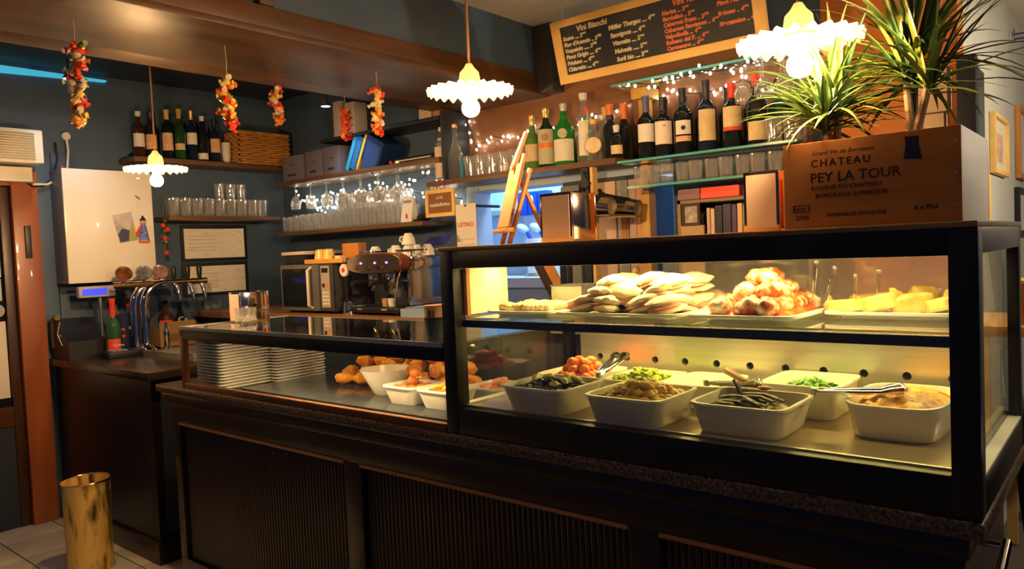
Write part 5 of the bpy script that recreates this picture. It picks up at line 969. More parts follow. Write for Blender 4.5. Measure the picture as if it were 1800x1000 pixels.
def lower_food():
    rnd = random.Random(11)
    tub('serving_dish', 'white stoneware dish of dark cooked greens, leftmost in the front row', 'dish', (-1.330, 1.765, ZF), 0.118, 0.118, 0.076, BINM)
    stuff(flakes(240, 0.096, 0.096, 0.056, 0.026, 0.018, rnd), 'cooked_greens', GRN, 'dark cooked greens filling the leftmost front dish', 'vegetables', (-1.330, 1.765, ZF))
    scatter([blob_mesh('courgette_piece', 0.014, (1.6, 0.8, 0.6), food_mat('pale_courgette', (0.42, 0.36, 0.10), (0.60, 0.50, 0.18), 30), 0.2, k) for k in range(2)], 'courgette_piece', 'pale courgette piece lying among the dark cooked greens', 'vegetable', 'courgette pieces in the greens', [(-1.33 + rnd.uniform(-0.08, 0.08), 1.765 + rnd.uniform(-0.08, 0.08), ZF + 0.082) for k in range(7)], rnd, 0.3)
    tub('serving_dish', 'white stoneware dish heaped with roast potatoes in the front row', 'dish', (-1.030, 1.765, ZF), 0.118, 0.122, 0.076, BINM)
    stuff(mound(0.094, 0.096, 0.034, 0.020, 0.005, 9, 14), 'potato_bed', POT, 'packed lower layer of roast potatoes in the potato dish', 'potatoes', (-1.030, 1.765, ZF))
    scatter([blob_mesh('roast_potato', 0.016, (1.25, 0.9, 0.75), POT, 0.3, k) for k in range(5)], 'roast_potato', 'golden roast potato chunk in the potato dish', 'potato', 'roast potatoes in the front dish', heap(-1.03, 1.765, 0.094, 0.096, ZF + 0.062, 0.0245, 0.015, 3, rnd), rnd)
    tub('serving_dish', 'white stoneware dish holding grilled aubergine strips in the front row', 'dish', (-0.738, 1.80, ZF), 0.122, 0.118, 0.076, BINM)
    stuff(mound(0.096, 0.092, 0.040, 0.018, 0.012, 3), 'aubergine_oil', food_mat('olive_oil_herbs', (0.10, 0.07, 0.02), (0.30, 0.20, 0.06), 40), 'oily herb bed under the aubergine strips', 'sauce', (-0.738, 1.80, ZF))
    for k in range(10):
        m = MB(); a = -0.5 + 0.25 * rnd.uniform(-1, 1); c = Vector((rnd.uniform(-0.045, 0.045), -0.06 + 0.0125 * k, 0.064 + 0.004 * (k % 4)))
        u = Vector((math.cos(a), math.sin(a) * 0.4, 0)) * 0.055; m.tube([c - u, c - u * 0.4 + Vector((0, 0, 0.005)), c + u * 0.3 + Vector((0, 0, 0.006)), c + u + Vector((0, 0, -0.002))], [0.006, 0.011, 0.012, 0.007], 8, flat=0.35)
        tag(m.build('aubergine_strip', EGGP, None, (-0.738, 1.80, ZF)), 'dark grilled aubergine strip lying in the aubergine dish', 'vegetable', 'aubergine strips')
    m = MB().tube([(-0.785, 1.85, ZF + 0.06), (-0.79, 1.845, ZF + 0.09), (-0.802, 1.84, ZF + 0.112)], [0.012, 0.011, 0.007], 8, flat=0.4); tag(m.build('aubergine_strip', EGGP), 'grilled aubergine strip sticking up out of the dish', 'vegetable')
    tub('gratin_dish', 'long oval white baking dish of baked gratin at the right end', 'dish', (-0.432, 1.965, ZF), 0.108, 0.160, 0.082, BINM, e=0.5, taper=0.86)
    stuff(mound(0.096, 0.147, 0.064, 0.024, 0.008, 8, 40), 'baked_gratin', GRAT, 'browned baked gratin filling the long oval dish', 'gratin', (-0.432, 1.965, ZF))
    # rear row
    tub('serving_dish', 'shallow white dish of orange red chunks in the rear row', 'dish', (-1.395, 2.02, ZF), 0.110, 0.125, 0.068, WHITE)
    stuff(mound(0.085, 0.095, 0.03, 0.018, 0.004, 6, 10), 'chunk_bed', SAL, 'lower layer of orange red chunks in the shallow rear dish', 'food', (-1.395, 2.02, ZF))
    scatter([blob_mesh('orange_chunk', 0.019, (1.1, 0.9, 0.85), SAL, 0.35, k + 20) for k in range(4)], 'orange_chunk', 'orange red stewed chunk heaped in the shallow rear dish', 'food', 'orange red chunks', heap(-1.39, 2.01, 0.075, 0.09, ZF + 0.058, 0.033, 0.020, 3, rnd), rnd)
    tub('serving_dish', 'white dish of broccoli behind the roast potatoes', 'dish', (-1.165, 2.02, ZF), 0.098, 0.115, 0.068, WHITE)
    stuff(mound(0.078, 0.09, 0.03, 0.016, 0.004, 7, 10), 'broccoli_bed', BROC, 'lower layer of broccoli in the white dish', 'broccoli', (-1.165, 2.02, ZF))
    fm = []
    for s in range(3):
        m = MB(); r2 = random.Random(40 + s); m.cyl((0, 0, -0.016), (0, 0, 0.0), 0.006, 0.009, 8)
        for k in range(9): m.blob((r2.uniform(-0.012, 0.012), r2.uniform(-0.012, 0.012), r2.uniform(0.0, 0.012)), 0.009, (1, 1, 0.8), 1, 0.3, seed=k)
        me = m.mesh('broccoli_floret', angle=70); me.materials.append(BROC); fm.append(me)
    scatter(fm, 'broccoli_floret', 'yellow green broccoli floret in the rear dish', 'vegetable', 'broccoli florets', heap(-1.165, 2.01, 0.07, 0.08, ZF + 0.058, 0.032, 0.015, 2, rnd), rnd, 0.5)
    tub('serving_dish', 'white dish with a little yellow vegetable in the rear row', 'dish', (-0.968, 2.03, ZF), 0.092, 0.115, 0.070, WHITE)
    stuff(flakes(50, 0.06, 0.07, 0.03, 0.015, 0.012, rnd), 'yellow_vegetable', food_mat('yellow_pepper', (0.75, 0.58, 0.06), (0.85, 0.72, 0.2), 20), 'yellow chopped vegetable in the half empty white dish', 'vegetables', (-0.968, 2.03, ZF))
    tub('serving_dish', 'deep white dish of chopped fresh green leaves in the rear row', 'dish', (-0.68, 2.06, ZF), 0.105, 0.118, 0.088, WHITE)
    stuff(flakes(420, 0.078, 0.09, 0.052, 0.035, 0.011, rnd), 'chopped_leaves', HERB, 'chopped fresh green leaves heaped in the deep white dish', 'vegetables', (-0.68, 2.06, ZF))
    tongs('long steel tongs lying across the gratin dish and leaf dish', (-0.605, 1.86, ZF + 0.094), (-0.415, 1.905, ZF + 0.104))
    tongs('steel tongs resting on the orange red chunks dish', (-1.235, 1.87, ZF + 0.088), (-1.27, 2.06, ZF + 0.118), 0.014)
    tongs('steel tongs lying between the potato and aubergine dishes', (-0.905, 1.90, ZF + 0.085), (-0.76, 1.905, ZF + 0.090), 0.010)
    t = thing('wooden_spoon', 'reddish wooden spoon handle resting on the white dishes', 'spoon', (-0.83, 1.94, ZF + 0.095)); MB().tube([(-0.05, 0.04, 0.012), (0.03, -0.03, 0.0), (0.08, -0.055, -0.004)], [0.011, 0.008, 0.007], 9).build('handle', woodm('red_spoon_wood', (0.35, 0.13, 0.05), (0.48, 0.2, 0.08), 0.4, 'X'), t); MB().blob((0.095, -0.064, -0.006), 0.016, (1.2, 0.9, 0.35)).build('bowl', woodm('red_spoon_wood', (0, 0, 0), (0, 0, 0)), t)
lower_food()

def platter(label, x0, x1, y0, y1, z):
    t = thing('platter', label, 'platter', ((x0 + x1) / 2, (y0 + y1) / 2, z)); tub_mesh((x1 - x0) / 2, (y1 - y0) / 2, 0.018, taper=0.80, e=0.22, th=0.012, lip=0.006).build('platter_body', WHITE, t); return t
def upper_food():
    rnd = random.Random(21); Z = 1.2302
    platter('white platter of golden pastries at the left of the upper shelf', -1.50, -1.262, 1.665, 1.90, Z)
    pm_ = []
    for s in range(2):
        m = MB()
        for k in range(7): m.blob((-0.045 + 0.015 * k, 0, 0.002 * math.sin(k * 1.6)), 0.018, (0.75, 1.35 - 0.06 * abs(k - 3), 0.75), 2, 0.12, seed=s * 9 + k)
        me = m.mesh('braided_pastry', angle=70); me.materials.append(BROWNB); pm_.append(me)
    for k, (x, y) in enumerate(((-1.435, 1.73), (-1.345, 1.715), (-1.40, 1.785), (-1.315, 1.78), (-1.43, 1.84), (-1.33, 1.85))):
        tag(link('braided_pastry', pm_[k % 2], None, (x, y, Z + 0.025), (0, 0, rnd.uniform(-0.3, 0.5))), ('golden braided pastry at the front left of the pastry platter', 'golden braided pastry at the front right of the pastry platter', 'golden braided pastry in the middle left of the pastry platter', 'golden braided pastry in the middle right of the pastry platter', 'golden braided pastry at the rear left of the pastry platter', 'golden braided pastry at the rear right of the pastry platter')[k], 'pastry', 'braided pastries')
    platter('white platter heaped with filled flatbreads on the upper shelf', -1.255, -0.865, 1.665, 2.06, Z)
    # a filled flatbread: two pale breads with ham between
    root = thing('filled_flatbread', 'filled pale flatbread in the heap on the upper shelf', 'flatbread', (0, 0, -5), 0, 'filled flatbreads'); 
    MB().blob((0, 0, 0.0135), 0.05, (1.05, 0.74, 0.32), 3, 0.22, seed=1).build('top_bread', BREAD, root); MB().blob((0.004, 0, -0.0075), 0.05, (1.0, 0.74, 0.24), 3, 0.16, seed=2).build('bottom_bread', BREAD, root); MB().blob((-0.004, -0.006, 0.003), 0.047, (1.05, 0.86, 0.10), 2, 0.12, seed=3).build('ham_filling', HAM, root)
    first = True
    for L, (ys, xs, z) in enumerate((((1.735, 1.825, 1.915, 1.99), (-1.195, -1.105, -1.015, -0.93), 0.030), ((1.765, 1.855, 1.945), (-1.15, -1.06, -0.97), 0.058), ((1.80, 1.90), (-1.125, -1.03, -0.945), 0.083))):
        for y in ys:
            for x in xs:
                loc = (x + rnd.uniform(-0.012, 0.012), y + rnd.uniform(-0.01, 0.01), Z + z + rnd.uniform(-0.003, 0.003)); rt = (rnd.uniform(-0.2, 0.35), rnd.uniform(-0.28, 0.28), rnd.uniform(-1.2, 1.2))
                if first: root.location = loc; root.rotation_euler = rt; first = False
                else: dup(root, loc, rot=rt)
    platter('white platter of cheese topped rolls in tomato sauce on the upper shelf', -0.858, -0.585, 1.680, 2.06, Z)
    stuff(mound(0.118, 0.16, 0.010, 0.022, 0.008, 5, 24), 'tomato_sauce', SAUCE, 'tomato sauce spread under the cheese topped rolls', 'sauce', (-0.722, 1.87, Z))
    ms = [blob_mesh('stuffed_roll', 0.031, (1.25, 0.95, 0.8), CHEESE, 0.22, 60 + k, 3, 4.0) for k in range(4)]
    scatter(ms, 'stuffed_roll', 'cheese topped stuffed roll in the tomato sauce heap', 'stuffed roll', 'stuffed rolls', heap(-0.72, 1.86, 0.118, 0.15, Z + 0.034, 0.060, 0.032, 3, rnd, 0.16), rnd, 0.35)
    platter('white platter of yellow omelette wedges at the right of the upper shelf', -0.575, -0.285, 1.82, 2.09, Z)
    for k, (x, y, a, l) in enumerate(((-0.53, 1.90, 0.1, 0.085), (-0.455, 1.89, 2.9, 0.075), (-0.395, 1.905, 0.35, 0.07), (-0.335, 1.90, 2.7, 0.07), (-0.50, 1.99, 0.5, 0.08), (-0.40, 2.0, 2.2, 0.08), (-0.335, 1.99, 0.2, 0.07))):
        t = thing('omelette_wedge', ('leftmost front yellow omelette wedge on the right platter', 'second front yellow omelette wedge from the left', 'third front yellow omelette wedge from the left', 'rightmost front yellow omelette wedge by the black post', 'rear left yellow omelette wedge on the right platter', 'rear middle yellow omelette wedge on the right platter', 'rear right yellow omelette wedge on the right platter')[k], 'omelette wedge', (x, y, Z + 0.0125 + 0.006 * (k % 2)), 0, 'omelette wedges', rot=(0.12 * (k % 3 - 1), 0.22 * (1 if k % 2 else -0.4), a)); l *= 1.25
        m = MB().prism([(-l * 0.5, -0.032), (l * 0.5, -0.010), (l * 0.5, 0.010), (-l * 0.5, 0.036)], 'Z', 0.0, 0.030 + 0.007 * (k % 3)); bmesh.ops.subdivide_edges(m.bm, edges=list(m.bm.edges), cuts=4, use_grid_fill=True)
        from mathutils import noise
        for v in m.bm.verts: q = noise.noise_vector(v.co * 38 + Vector((k * 3.1, 0, 0))); v.co += Vector((q.x * 0.0045, q.y * 0.0045, q.z * 0.0055 if v.co.z > 0.004 else 0.0)); v.co.z = max(v.co.z, 0)
        bmesh.ops.smooth_vert(m.bm, verts=list(m.bm.verts), factor=0.5, use_axis_x=True, use_axis_y=True, use_axis_z=True); bmesh.ops.smooth_vert(m.bm, verts=list(m.bm.verts), factor=0.5, use_axis_x=True, use_axis_y=True, use_axis_z=True); m.build('wedge', FRIT, t, angle=80)
        MB().blob((-l * 0.40, 0.0, 0.022), 0.03, (0.16, 1.0, 0.72), 2, 0.3, seed=k).build('browned_edge', BROWNB, t)
    acr = thin_glass('acrylic', (0.95, 0.95, 0.9), 1.0, base=0.12)
    for k, (x, y, h, lx) in enumerate(((-0.60, 1.845, 0.10, 0.012), (-0.575, 1.86, 0.085, 0.024), (-0.512, 1.885, 0.065, 0.0), (-0.463, 1.88, 0.075, 0.004))):
        t = thing('food_pick', ('tall clear pick standing at the right of the stuffed rolls', 'slanted clear pick standing right of the tall pick', 'short clear pick stuck in the first omelette wedge', 'clear pick stuck between the first omelette wedges')[k], 'food pick', (x, y, Z + 0.035)); MB().tube([(0, 0, 0), (lx, 0, h)], [0.003, 0.0045], 8).build('shaft', acr, t); MB().blob((lx, 0, h), 0.0065, sub=2).build('tip', acr, t)
    t = thing('serving_spatula', 'brown wooden spatula handle standing behind the flatbreads', 'spatula', (-1.20, 1.98, Z + 0.05)); MB().tube([(0, 0, 0), (0.02, 0.01, 0.045), (0.035, 0.015, 0.075)], [0.008, 0.011, 0.011], 9).build('handle', woodm('tan_handle', (0.35, 0.2, 0.08), (0.5, 0.3, 0.12), 0.4, 'Z'), t)
    t = thing('steel_container', 'square steel container behind the golden pastries', 'container', (-1.42, 2.04, Z)); k = MB(); k.box(-0.06, 0.06, -0.06, -0.056, 0, 0.075); k.box(-0.06, 0.06, 0.056, 0.06, 0, 0.075); k.box(-0.06, -0.056, -0.056, 0.056, 0, 0.075); k.box(0.056, 0.06, -0.056, 0.056, 0, 0.075); k.box(-0.056, 0.056, -0.056, 0.056, 0, 0.004); k.build('pan', STEEL, t); MB().tube([(-0.06, -0.064, 0.074), (0.06, -0.064, 0.074)], 0.003, 6).build('rim', STEEL, t)
upper_food()

# ------------------------------------------------------------------ plates and snacks in the low case
ZP = 0.8804
def plates():
    me = tub_mesh(0.105, 0.135, 0.0155, taper=0.80, e=0.16, th=0.010, lip=0.005, n=32).mesh('plate'); me.materials.append(WHITE)
    rnd = random.Random(3)
    for s, (x, y, n, lb) in enumerate(((-3.085, 1.765, 17, 'front'), (-3.03, 2.00, 15, 'rear'))):
        for k in range(n):
            q = ['', 'second ', 'third '][min(2, n - 1 - k)] if n - 1 - k < 3 else ''
            lab = ('topmost white square plate of the %s stack' % lb) if k == n - 1 else ('white square plate inside the %s stack in the low glass case' % lb)
            if k == 0: lab = 'bottom white square plate of the %s stack' % lb
            o = tag(link('square_plate', me, None, (x + rnd.uniform(-0.003, 0.003), y + rnd.uniform(-0.003, 0.003), ZP + 0.0133 * k), (0, 0, rnd.uniform(-0.02, 0.02))), lab, 'plate', lb + ' stack of square plates')
    tag(MB().box(-0.06, 0.06, -0.07, 0.07, 0, 0.008, 0.002).build('yellow_napkin', pm('yellow_napkin', (0.72, 0.60, 0.03), 0.8), None, (-3.075, 1.765, ZP + 0.0133 * 16 + 0.0165), (0, 0, 0.1)), 'folded yellow napkin lying on the front plate stack', 'napkin')
plates()
def snacks():
    rnd = random.Random(9)
    t = thing('slate_tray', 'dark glossy slate tray under the fried snacks', 'tray', (-2.27, 1.88, ZP)); B(-0.60, 0.62, -0.22, 0.24, 0.004, 0.022, 'slab', pm('dark_slate', (0.03, 0.035, 0.042), 0.16), t, 0.003)
    for x in (-0.5, 0.5): B(x - 0.02, x + 0.02, -0.18, 0.2, 0, 0.004, 'foot', BLACKP, t)
    z = ZP + 0.0222
    t = thing('lipped_bowl', 'round white bowl with a pouring lip before the fried pieces', 'bowl', (-2.20, 1.875, z)); MB().lathe([(0, 0), (0.045, 0), (0.050, 0.006), (0.075, 0.05), (0.098, 0.092), (0.100, 0.096), (0.096, 0.096), (0.072, 0.054), (0.045, 0.012), (0, 0.010)], 40).build('bowl_body', WHITE, t); MB().box(-0.128, -0.094, -0.02, 0.02, 0.083, 0.095, 0.005).build('pouring_lip', WHITE, t)
    stuff(mound(0.062, 0.062, 0.055, 0.012, 0.003, 2, 14), 'orange_sauce', FRIED, 'orange crumbs filling the lipped bowl', 'food', (-2.20, 1.875, z))
    tub('square_bowl', 'small square white bowl of brown fried balls', 'bowl', (-1.99, 1.815, z), 0.082, 0.082, 0.065, WHITE, taper=0.76)
    tub('square_bowl', 'small square white bowl of yellow crisps half behind the black post', 'bowl', (-1.815, 1.815, z), 0.082, 0.082, 0.065, WHITE, taper=0.76)
    bm_ = [blob_mesh('fried_ball', 0.0215, (1, 1, 0.95), BALLM, 0.08, 80 + k) for k in range(3)]
    scatter(bm_, 'fried_ball', 'brown fried ball heaped in the square white bowl', 'fried ball', 'brown fried balls', heap(-1.99, 1.815, 0.062, 0.062, z + 0.045, 0.041, 0.030, 2, rnd, 0.1) + [(-1.985, 1.83, z + 0.112), (-2.02, 1.84, z + 0.105), (-1.955, 1.80, z + 0.108), (-1.93, 1.87, z + 0.10)], rnd)
    tag(MB().cyl((-1.965, 1.80, z + 0.09), (-1.90, 1.775, z + 0.10), 0.0018, n=6).build('wooden_skewer', PINE), 'thin wooden skewer sticking out of the fried balls', 'skewer')
    scatter([blob_mesh('crisp', 0.024, (1.1, 0.9, 0.35), food_mat('yellow_crisp', (0.70, 0.42, 0.05), (0.80, 0.58, 0.12), 25), 0.25, 90 + k) for k in range(3)], 'crisp', 'yellow crisp in the half hidden square bowl', 'crisp', 'yellow crisps', heap(-1.815, 1.815, 0.06, 0.06, z + 0.05, 0.036, 0.016, 2, rnd), rnd)
    t = thing('long_platter', 'long white platter behind the bowls in the low case', 'platter', (-2.25, 2.045, z)); tub_mesh(0.40, 0.065, 0.014, taper=0.85, e=0.2, th=0.008).build('platter_body', WHITE, t)
    fr = [blob_mesh('fried_piece', 0.033, (1.25, 0.95, 0.75), FRIED, 0.35, 100 + k, 3) for k in range(5)]
    sp = [(-2.60 + 0.075 * k + rnd.uniform(-0.01, 0.01), 2.02 + 0.04 * (k % 2), z + 0.034) for k in range(10)] + [(-2.50 + 0.078 * k + rnd.uniform(-0.01, 0.01), 2.03 + 0.02 * (k % 2), z + 0.082) for k in range(8)] + [(-2.42 + 0.1 * k, 2.04, z + 0.125) for k in range(5)]
    scatter(fr, 'fried_piece', 'orange breaded fried piece piled on the long platter', 'fried snack', 'orange fried pieces', sp, rnd)
    scatter(fr[:2], 'fried_piece', 'orange breaded fried piece lying on the slate left of the bowl', 'fried snack', 'orange fried pieces on slate', [(-2.52, 1.93, z + 0.027), (-2.44, 1.95, z + 0.027)], rnd, 0.1)
    tub('serving_dish', 'shallow white dish of pinkish shrimps beside the black post', 'dish', (-1.74, 2.0, z), 0.10, 0.09, 0.05, WHITE)
    scatter([blob_mesh('shrimp', 0.018, (1.5, 0.7, 0.7), food_mat('pink_shrimp', (0.75, 0.28, 0.12), (0.85, 0.45, 0.25), 30), 0.35, 120 + k) for k in range(3)], 'shrimp', 'pinkish shrimp in the dish beside the black post', 'shrimp', 'pinkish shrimps', heap(-1.74, 2.0, 0.075, 0.07, z + 0.04, 0.034, 0.018, 2, rnd), rnd)
snacks()

# ------------------------------------------------------------------ standing on the cases
def napkin_box(label, loc, rotz, w=0.05, d=0.07, h=0.128, side=CHROME):
    t = thing('napkin_dispenser', label, 'napkin dispenser', loc, rotz)
    B(-w, w, -d + 0.008, d - 0.008, 0.004, h, 'shell', side, t, 0.002)
    B(-w - 0.001, w + 0.001, -d, -d + 0.008, 0.0, h + 0.002, 'front_frame', side, t, 0.002); B(-w + 0.006, w - 0.006, -d - 0.001, -d, 0.008, h - 0.006, 'napkins', pm('napkin_paper', (0.78, 0.58, 0.42), 0.8), t)
    B(-w, w, d - 0.008, d, 0.0, h + 0.002, 'rear_frame', side, t, 0.002); B(-w + 0.004, w - 0.004, -d + 0.004, d - 0.004, 0.0, 0.004, 'base', BRASS, t)
COPPER = pm('polished_copper_steel', (0.86, 0.55, 0.30), 0.09, 1.0)
napkin_box('copper toned napkin dispenser beside the small easel', (-1.222, 1.73, 1.4425), 0, 0.052, 0.062, 0.132, COPPER)
napkin_box('copper toned napkin dispenser against the wooden wine crate', (-0.652, 1.72, 1.4425), 0, 0.040, 0.045, 0.134, COPPER)
napkin_box('chrome napkin dispenser with white napkins on the low glass case', (-3.17, 1.90, 1.1515), 0, 0.045, 0.075, 0.135, CHROME)
for k, (x, y) in enumerate(((-3.075, 1.79), (-3.03, 1.80), (-3.05, 1.84))):
    t = thing('glass_shaker', ('left front', 'right front', 'rear')[k] + ' little fluted glass shaker before the chrome dispenser', 'shaker', (x, y, 1.1515)); MB().lathe([(0, 0), (0.020, 0), (0.022, 0.01), (0.014, 0.045), (0.018, 0.07), (0.016, 0.07), (0.012, 0.045), (0.018, 0.012), (0, 0.01)], 16, ripple=lambda r, z, a: (r * (1 + 0.05 * math.cos(10 * a)), z)).build('glass_body', TUMBLER, t); MB().lathe([(0, 0.012), (0.018, 0.012), (0.013, 0.03), (0, 0.03)], 14).build('salt', PLASTICW, t)
t = thing('takeaway_cups', 'dark blue paper cup holding kraft cups by the black post', 'cups', (-1.745, 1.70, 1.1515))
MB().lathe([(0, 0), (0.026, 0), (0.034, 0.068), (0.036, 0.07), (0.033, 0.07), (0.025, 0.003), (0, 0.003)], 22).build('blue_cup', pm('dark_blue_paper', (0.015, 0.025, 0.06), 0.5), t)
k_ = MB().lathe([(0, 0.03), (0.028, 0.03), (0.0335, 0.105), (0.035, 0.108), (0.0325, 0.108), (0.027, 0.034), (0, 0.034)], 22).build('kraft_cup', pm('kraft_paper', (0.62, 0.40, 0.24), 0.7), t)
for a in (-1.25, -0.85): MB().lathe([(0.0345, 0.068), (0.0350, 0.094)], 4, a0=a - 0.12, a1=a + 0.12).build('coffee_print', INK, k_)

def easel():
    t = thing('table_easel', 'small wooden easel with a blank board on the food case', 'easel', (-1.44, 1.71, 1.4425), math.radians(-35)); ow = woodm('easel_wood', (0.46, 0.19, 0.04), (0.58, 0.27, 0.07), 0.45, 'Z')
    L = math.tan(math.radians(15))
    for x in (-0.035, 0.035): MB().tube([(x * 1.2, 0, 0), (x * 0.7, 0.29 * L, 0.27 if x < 0 else 0.22)], 0.0075, 6).build('leg', ow, t)
    MB().tube([(0.0, 0.05, 0.20), (0.0, 0.135, 0.0)], 0.0075, 6).build('rear_leg', ow, t)
    MB().tube([(0.0, 0.03, 0.22), (0.0, 0.078, 0.33)], [0.009, 0.007], 6).build('mast', ow, t)
    MB().box(-0.075, 0.075, -0.02, 0.012, 0.035, 0.047, 0.002).build('ledge', ow, t)
    xf = Matrix.Translation((0, 0.004, 0.048)) @ Matrix.Rotation(-math.radians(15), 4, 'X')
    MB().box(-0.065, 0.065, -0.012, -0.002, 0, 0.19, 0.002, xf).build('blank_board', pm('tan_board', (0.34, 0.19, 0.08), 0.6), t)
easel()

def wine_crate():
    t = thing('wine_crate', 'printed wooden wine crate planter on top of the food case', 'crate', (-0.414, 1.785, 1.4425))
    cw = woodm('crate_wood', (0.50, 0.165, 0.025), (0.64, 0.25, 0.045), 0.6, 'X', 10); pale = woodm('lit_crate_end', (0.62, 0.56, 0.44), (0.72, 0.67, 0.56), 0.6, 'Y', 10)
    w, d, h = 0.165, 0.168, 0.178
    f = B(-w, w, -d, -d + 0.012, 0, h, 'front_board', cw, t, 0.001); B(-w, w, d - 0.012, d, 0, h, 'rear_board', cw, t, 0.001)
    B(-w, -w + 0.012, -d + 0.012, d - 0.012, 0, h, 'side_board', cw, t, 0.001); B(w - 0.012, w, -d + 0.012, d - 0.012, 0, h, 'side_board', pale, t, 0.001)  # right board: crate wood painted lighter, imitating light on that end
    B(-w + 0.012, w - 0.012, -d + 0.012, d - 0.012, 0.0, 0.012, 'base_board', cw, t)
    ink = pm('burnt_crate_ink', (0.045, 0.020, 0.012), 0.7); blue = pm('dark_blue_ink', (0.008, 0.012, 0.07), 0.6); y = -d - 0.0006
    def T(s, sz, x, z, m=ink, **k): text(s, sz, m, f, (x, y, z), **k)
    T('CHATEAU', 0.0215, -0.108, 0.126, weight=0.0003, space=1.28); T('PEY LA TOUR', 0.028, -0.110, 0.094, weight=0.0002, space=1.02)
    T('Grand Vin de Bordeaux', 0.0125, -0.106, 0.150, shear=0.3); T('RESERVE DU CHATEAU', 0.0125, -0.108, 0.078, space=1.06); T('BORDEAUX SUPERIEUR', 0.0125, -0.100, 0.062, space=1.08)
    T('VIGNOBLES DOURTHE', 0.0105, -0.078, 0.022, space=1.08); T('2006', 0.0145, -0.142, 0.018); T('6 x 75cl', 0.0125, 0.085, 0.026, blue, weight=0.0003)
    for (x0, x1, z0, z1) in ((-0.146, -0.112, 0.034, 0.0355), (-0.146, -0.112, 0.0475, 0.049), (-0.146, -0.143, 0.0355, 0.0475), (-0.114, -0.112, 0.0355, 0.0475)): B(x0, x1, y - 0.0004, y + 0.0004, z0, z1, 'stamp_border', ink, f)
    T('BOIS', 0.010, -0.141, 0.0375)
    MB().prism([(0.068, 0.125), (0.100, 0.122), (0.094, 0.152), (0.095, 0.166), (0.070, 0.167), (0.072, 0.152)], 'Y', y - 0.0005, y + 0.0005).build('tower_emblem', blue, f)
    for z in (0.03, 0.09, 0.15): MB().cyl((w - 0.008, -d - 0.0008, z), (w - 0.008, -d + 0.001, z), 0.0025, n=8).build('nail', STEEL, f)
    s = stuff(mound(w - 0.014, d - 0.014, 0.135, 0.012, 0.006, 4, 14), 'potting_soil', pm('dark_soil', (0.02, 0.013, 0.008), 0.9), 'dark potting soil inside the wine crate', 'soil', (-0.414, 1.785, 1.4425))
wine_crate()

def dracaena(label, base, crowns, nleaf, seed, rng):
    rnd = random.Random(seed); t = thing('dracaena_plant', label, 'plant', base); bark = pm('brown_plant_stem', (0.10, 0.06, 0.03), 0.8, col2=(0.16, 0.10, 0.05), scale=60)
    gs = [pm('leaf_tone_%d' % i, c, 0.38, spec=0.6) for i, c in enumerate(((0.035, 0.08, 0.015), (0.07, 0.125, 0.02), (0.17, 0.20, 0.025), (0.02, 0.055, 0.02)))]
    for (cx, cy, cz) in crowns:
        MB().tube([(0, 0, -0.02), (cx * 0.3, cy * 0.3, cz * 0.35), (cx * 0.8, cy * 0.8, cz * 0.75), (cx, cy, cz)], [0.011, 0.009, 0.008, 0.007], 8).build('stem', bark, t)
        for k in range(nleaf):
            a = k * 2.39996 + rnd.uniform(-0.3, 0.3); el = rnd.uniform(-0.15, 1.35); L = rng * rnd.uniform(0.65, 1.15); wd = rnd.uniform(0.005, 0.0095); droop = rnd.uniform(0.5, 1.6)
            p = Vector((cx, cy, cz + rnd.uniform(-0.03, 0.02))); d = Vector((math.cos(a) * math.cos(el), math.sin(a) * math.cos(el), math.sin(el))); side = Vector((-math.sin(a), math.cos(a), 0)); rows = []; n = 9
            for i in range(n + 1):
                u = i / n; w_ = wd * (0.7 + 0.9 * u - 1.58 * u * u) if u < 0.97 else 0.0004; up = side.cross(d).normalized()
                rows.append([p - side * w_ + up * w_ * 0.35, p.copy(), p + side * w_ + up * w_ * 0.35])
                d = (d + Vector((0, 0, -droop / n * (0.25 + u)))).normalized(); p = p + d * (L / n)
            MB().grid(rows).build('leaf', gs[rnd.choice((0, 0, 1, 1, 2, 3))], t)
dracaena('lower bushy dracaena with arching thin leaves at the left of the crate', (-0.515, 1.78, 1.590), ((0.0, 0.0, 0.13), (-0.02, -0.02, 0.09)), 64, 31, 0.225)
dracaena('taller dark dracaena on forked stems at the right of the crate', (-0.365, 1.79, 1.590), ((-0.01, 0.0, 0.17), (0.035, -0.02, 0.15), (0.0, 0.03, 0.21)), 46, 33, 0.27)

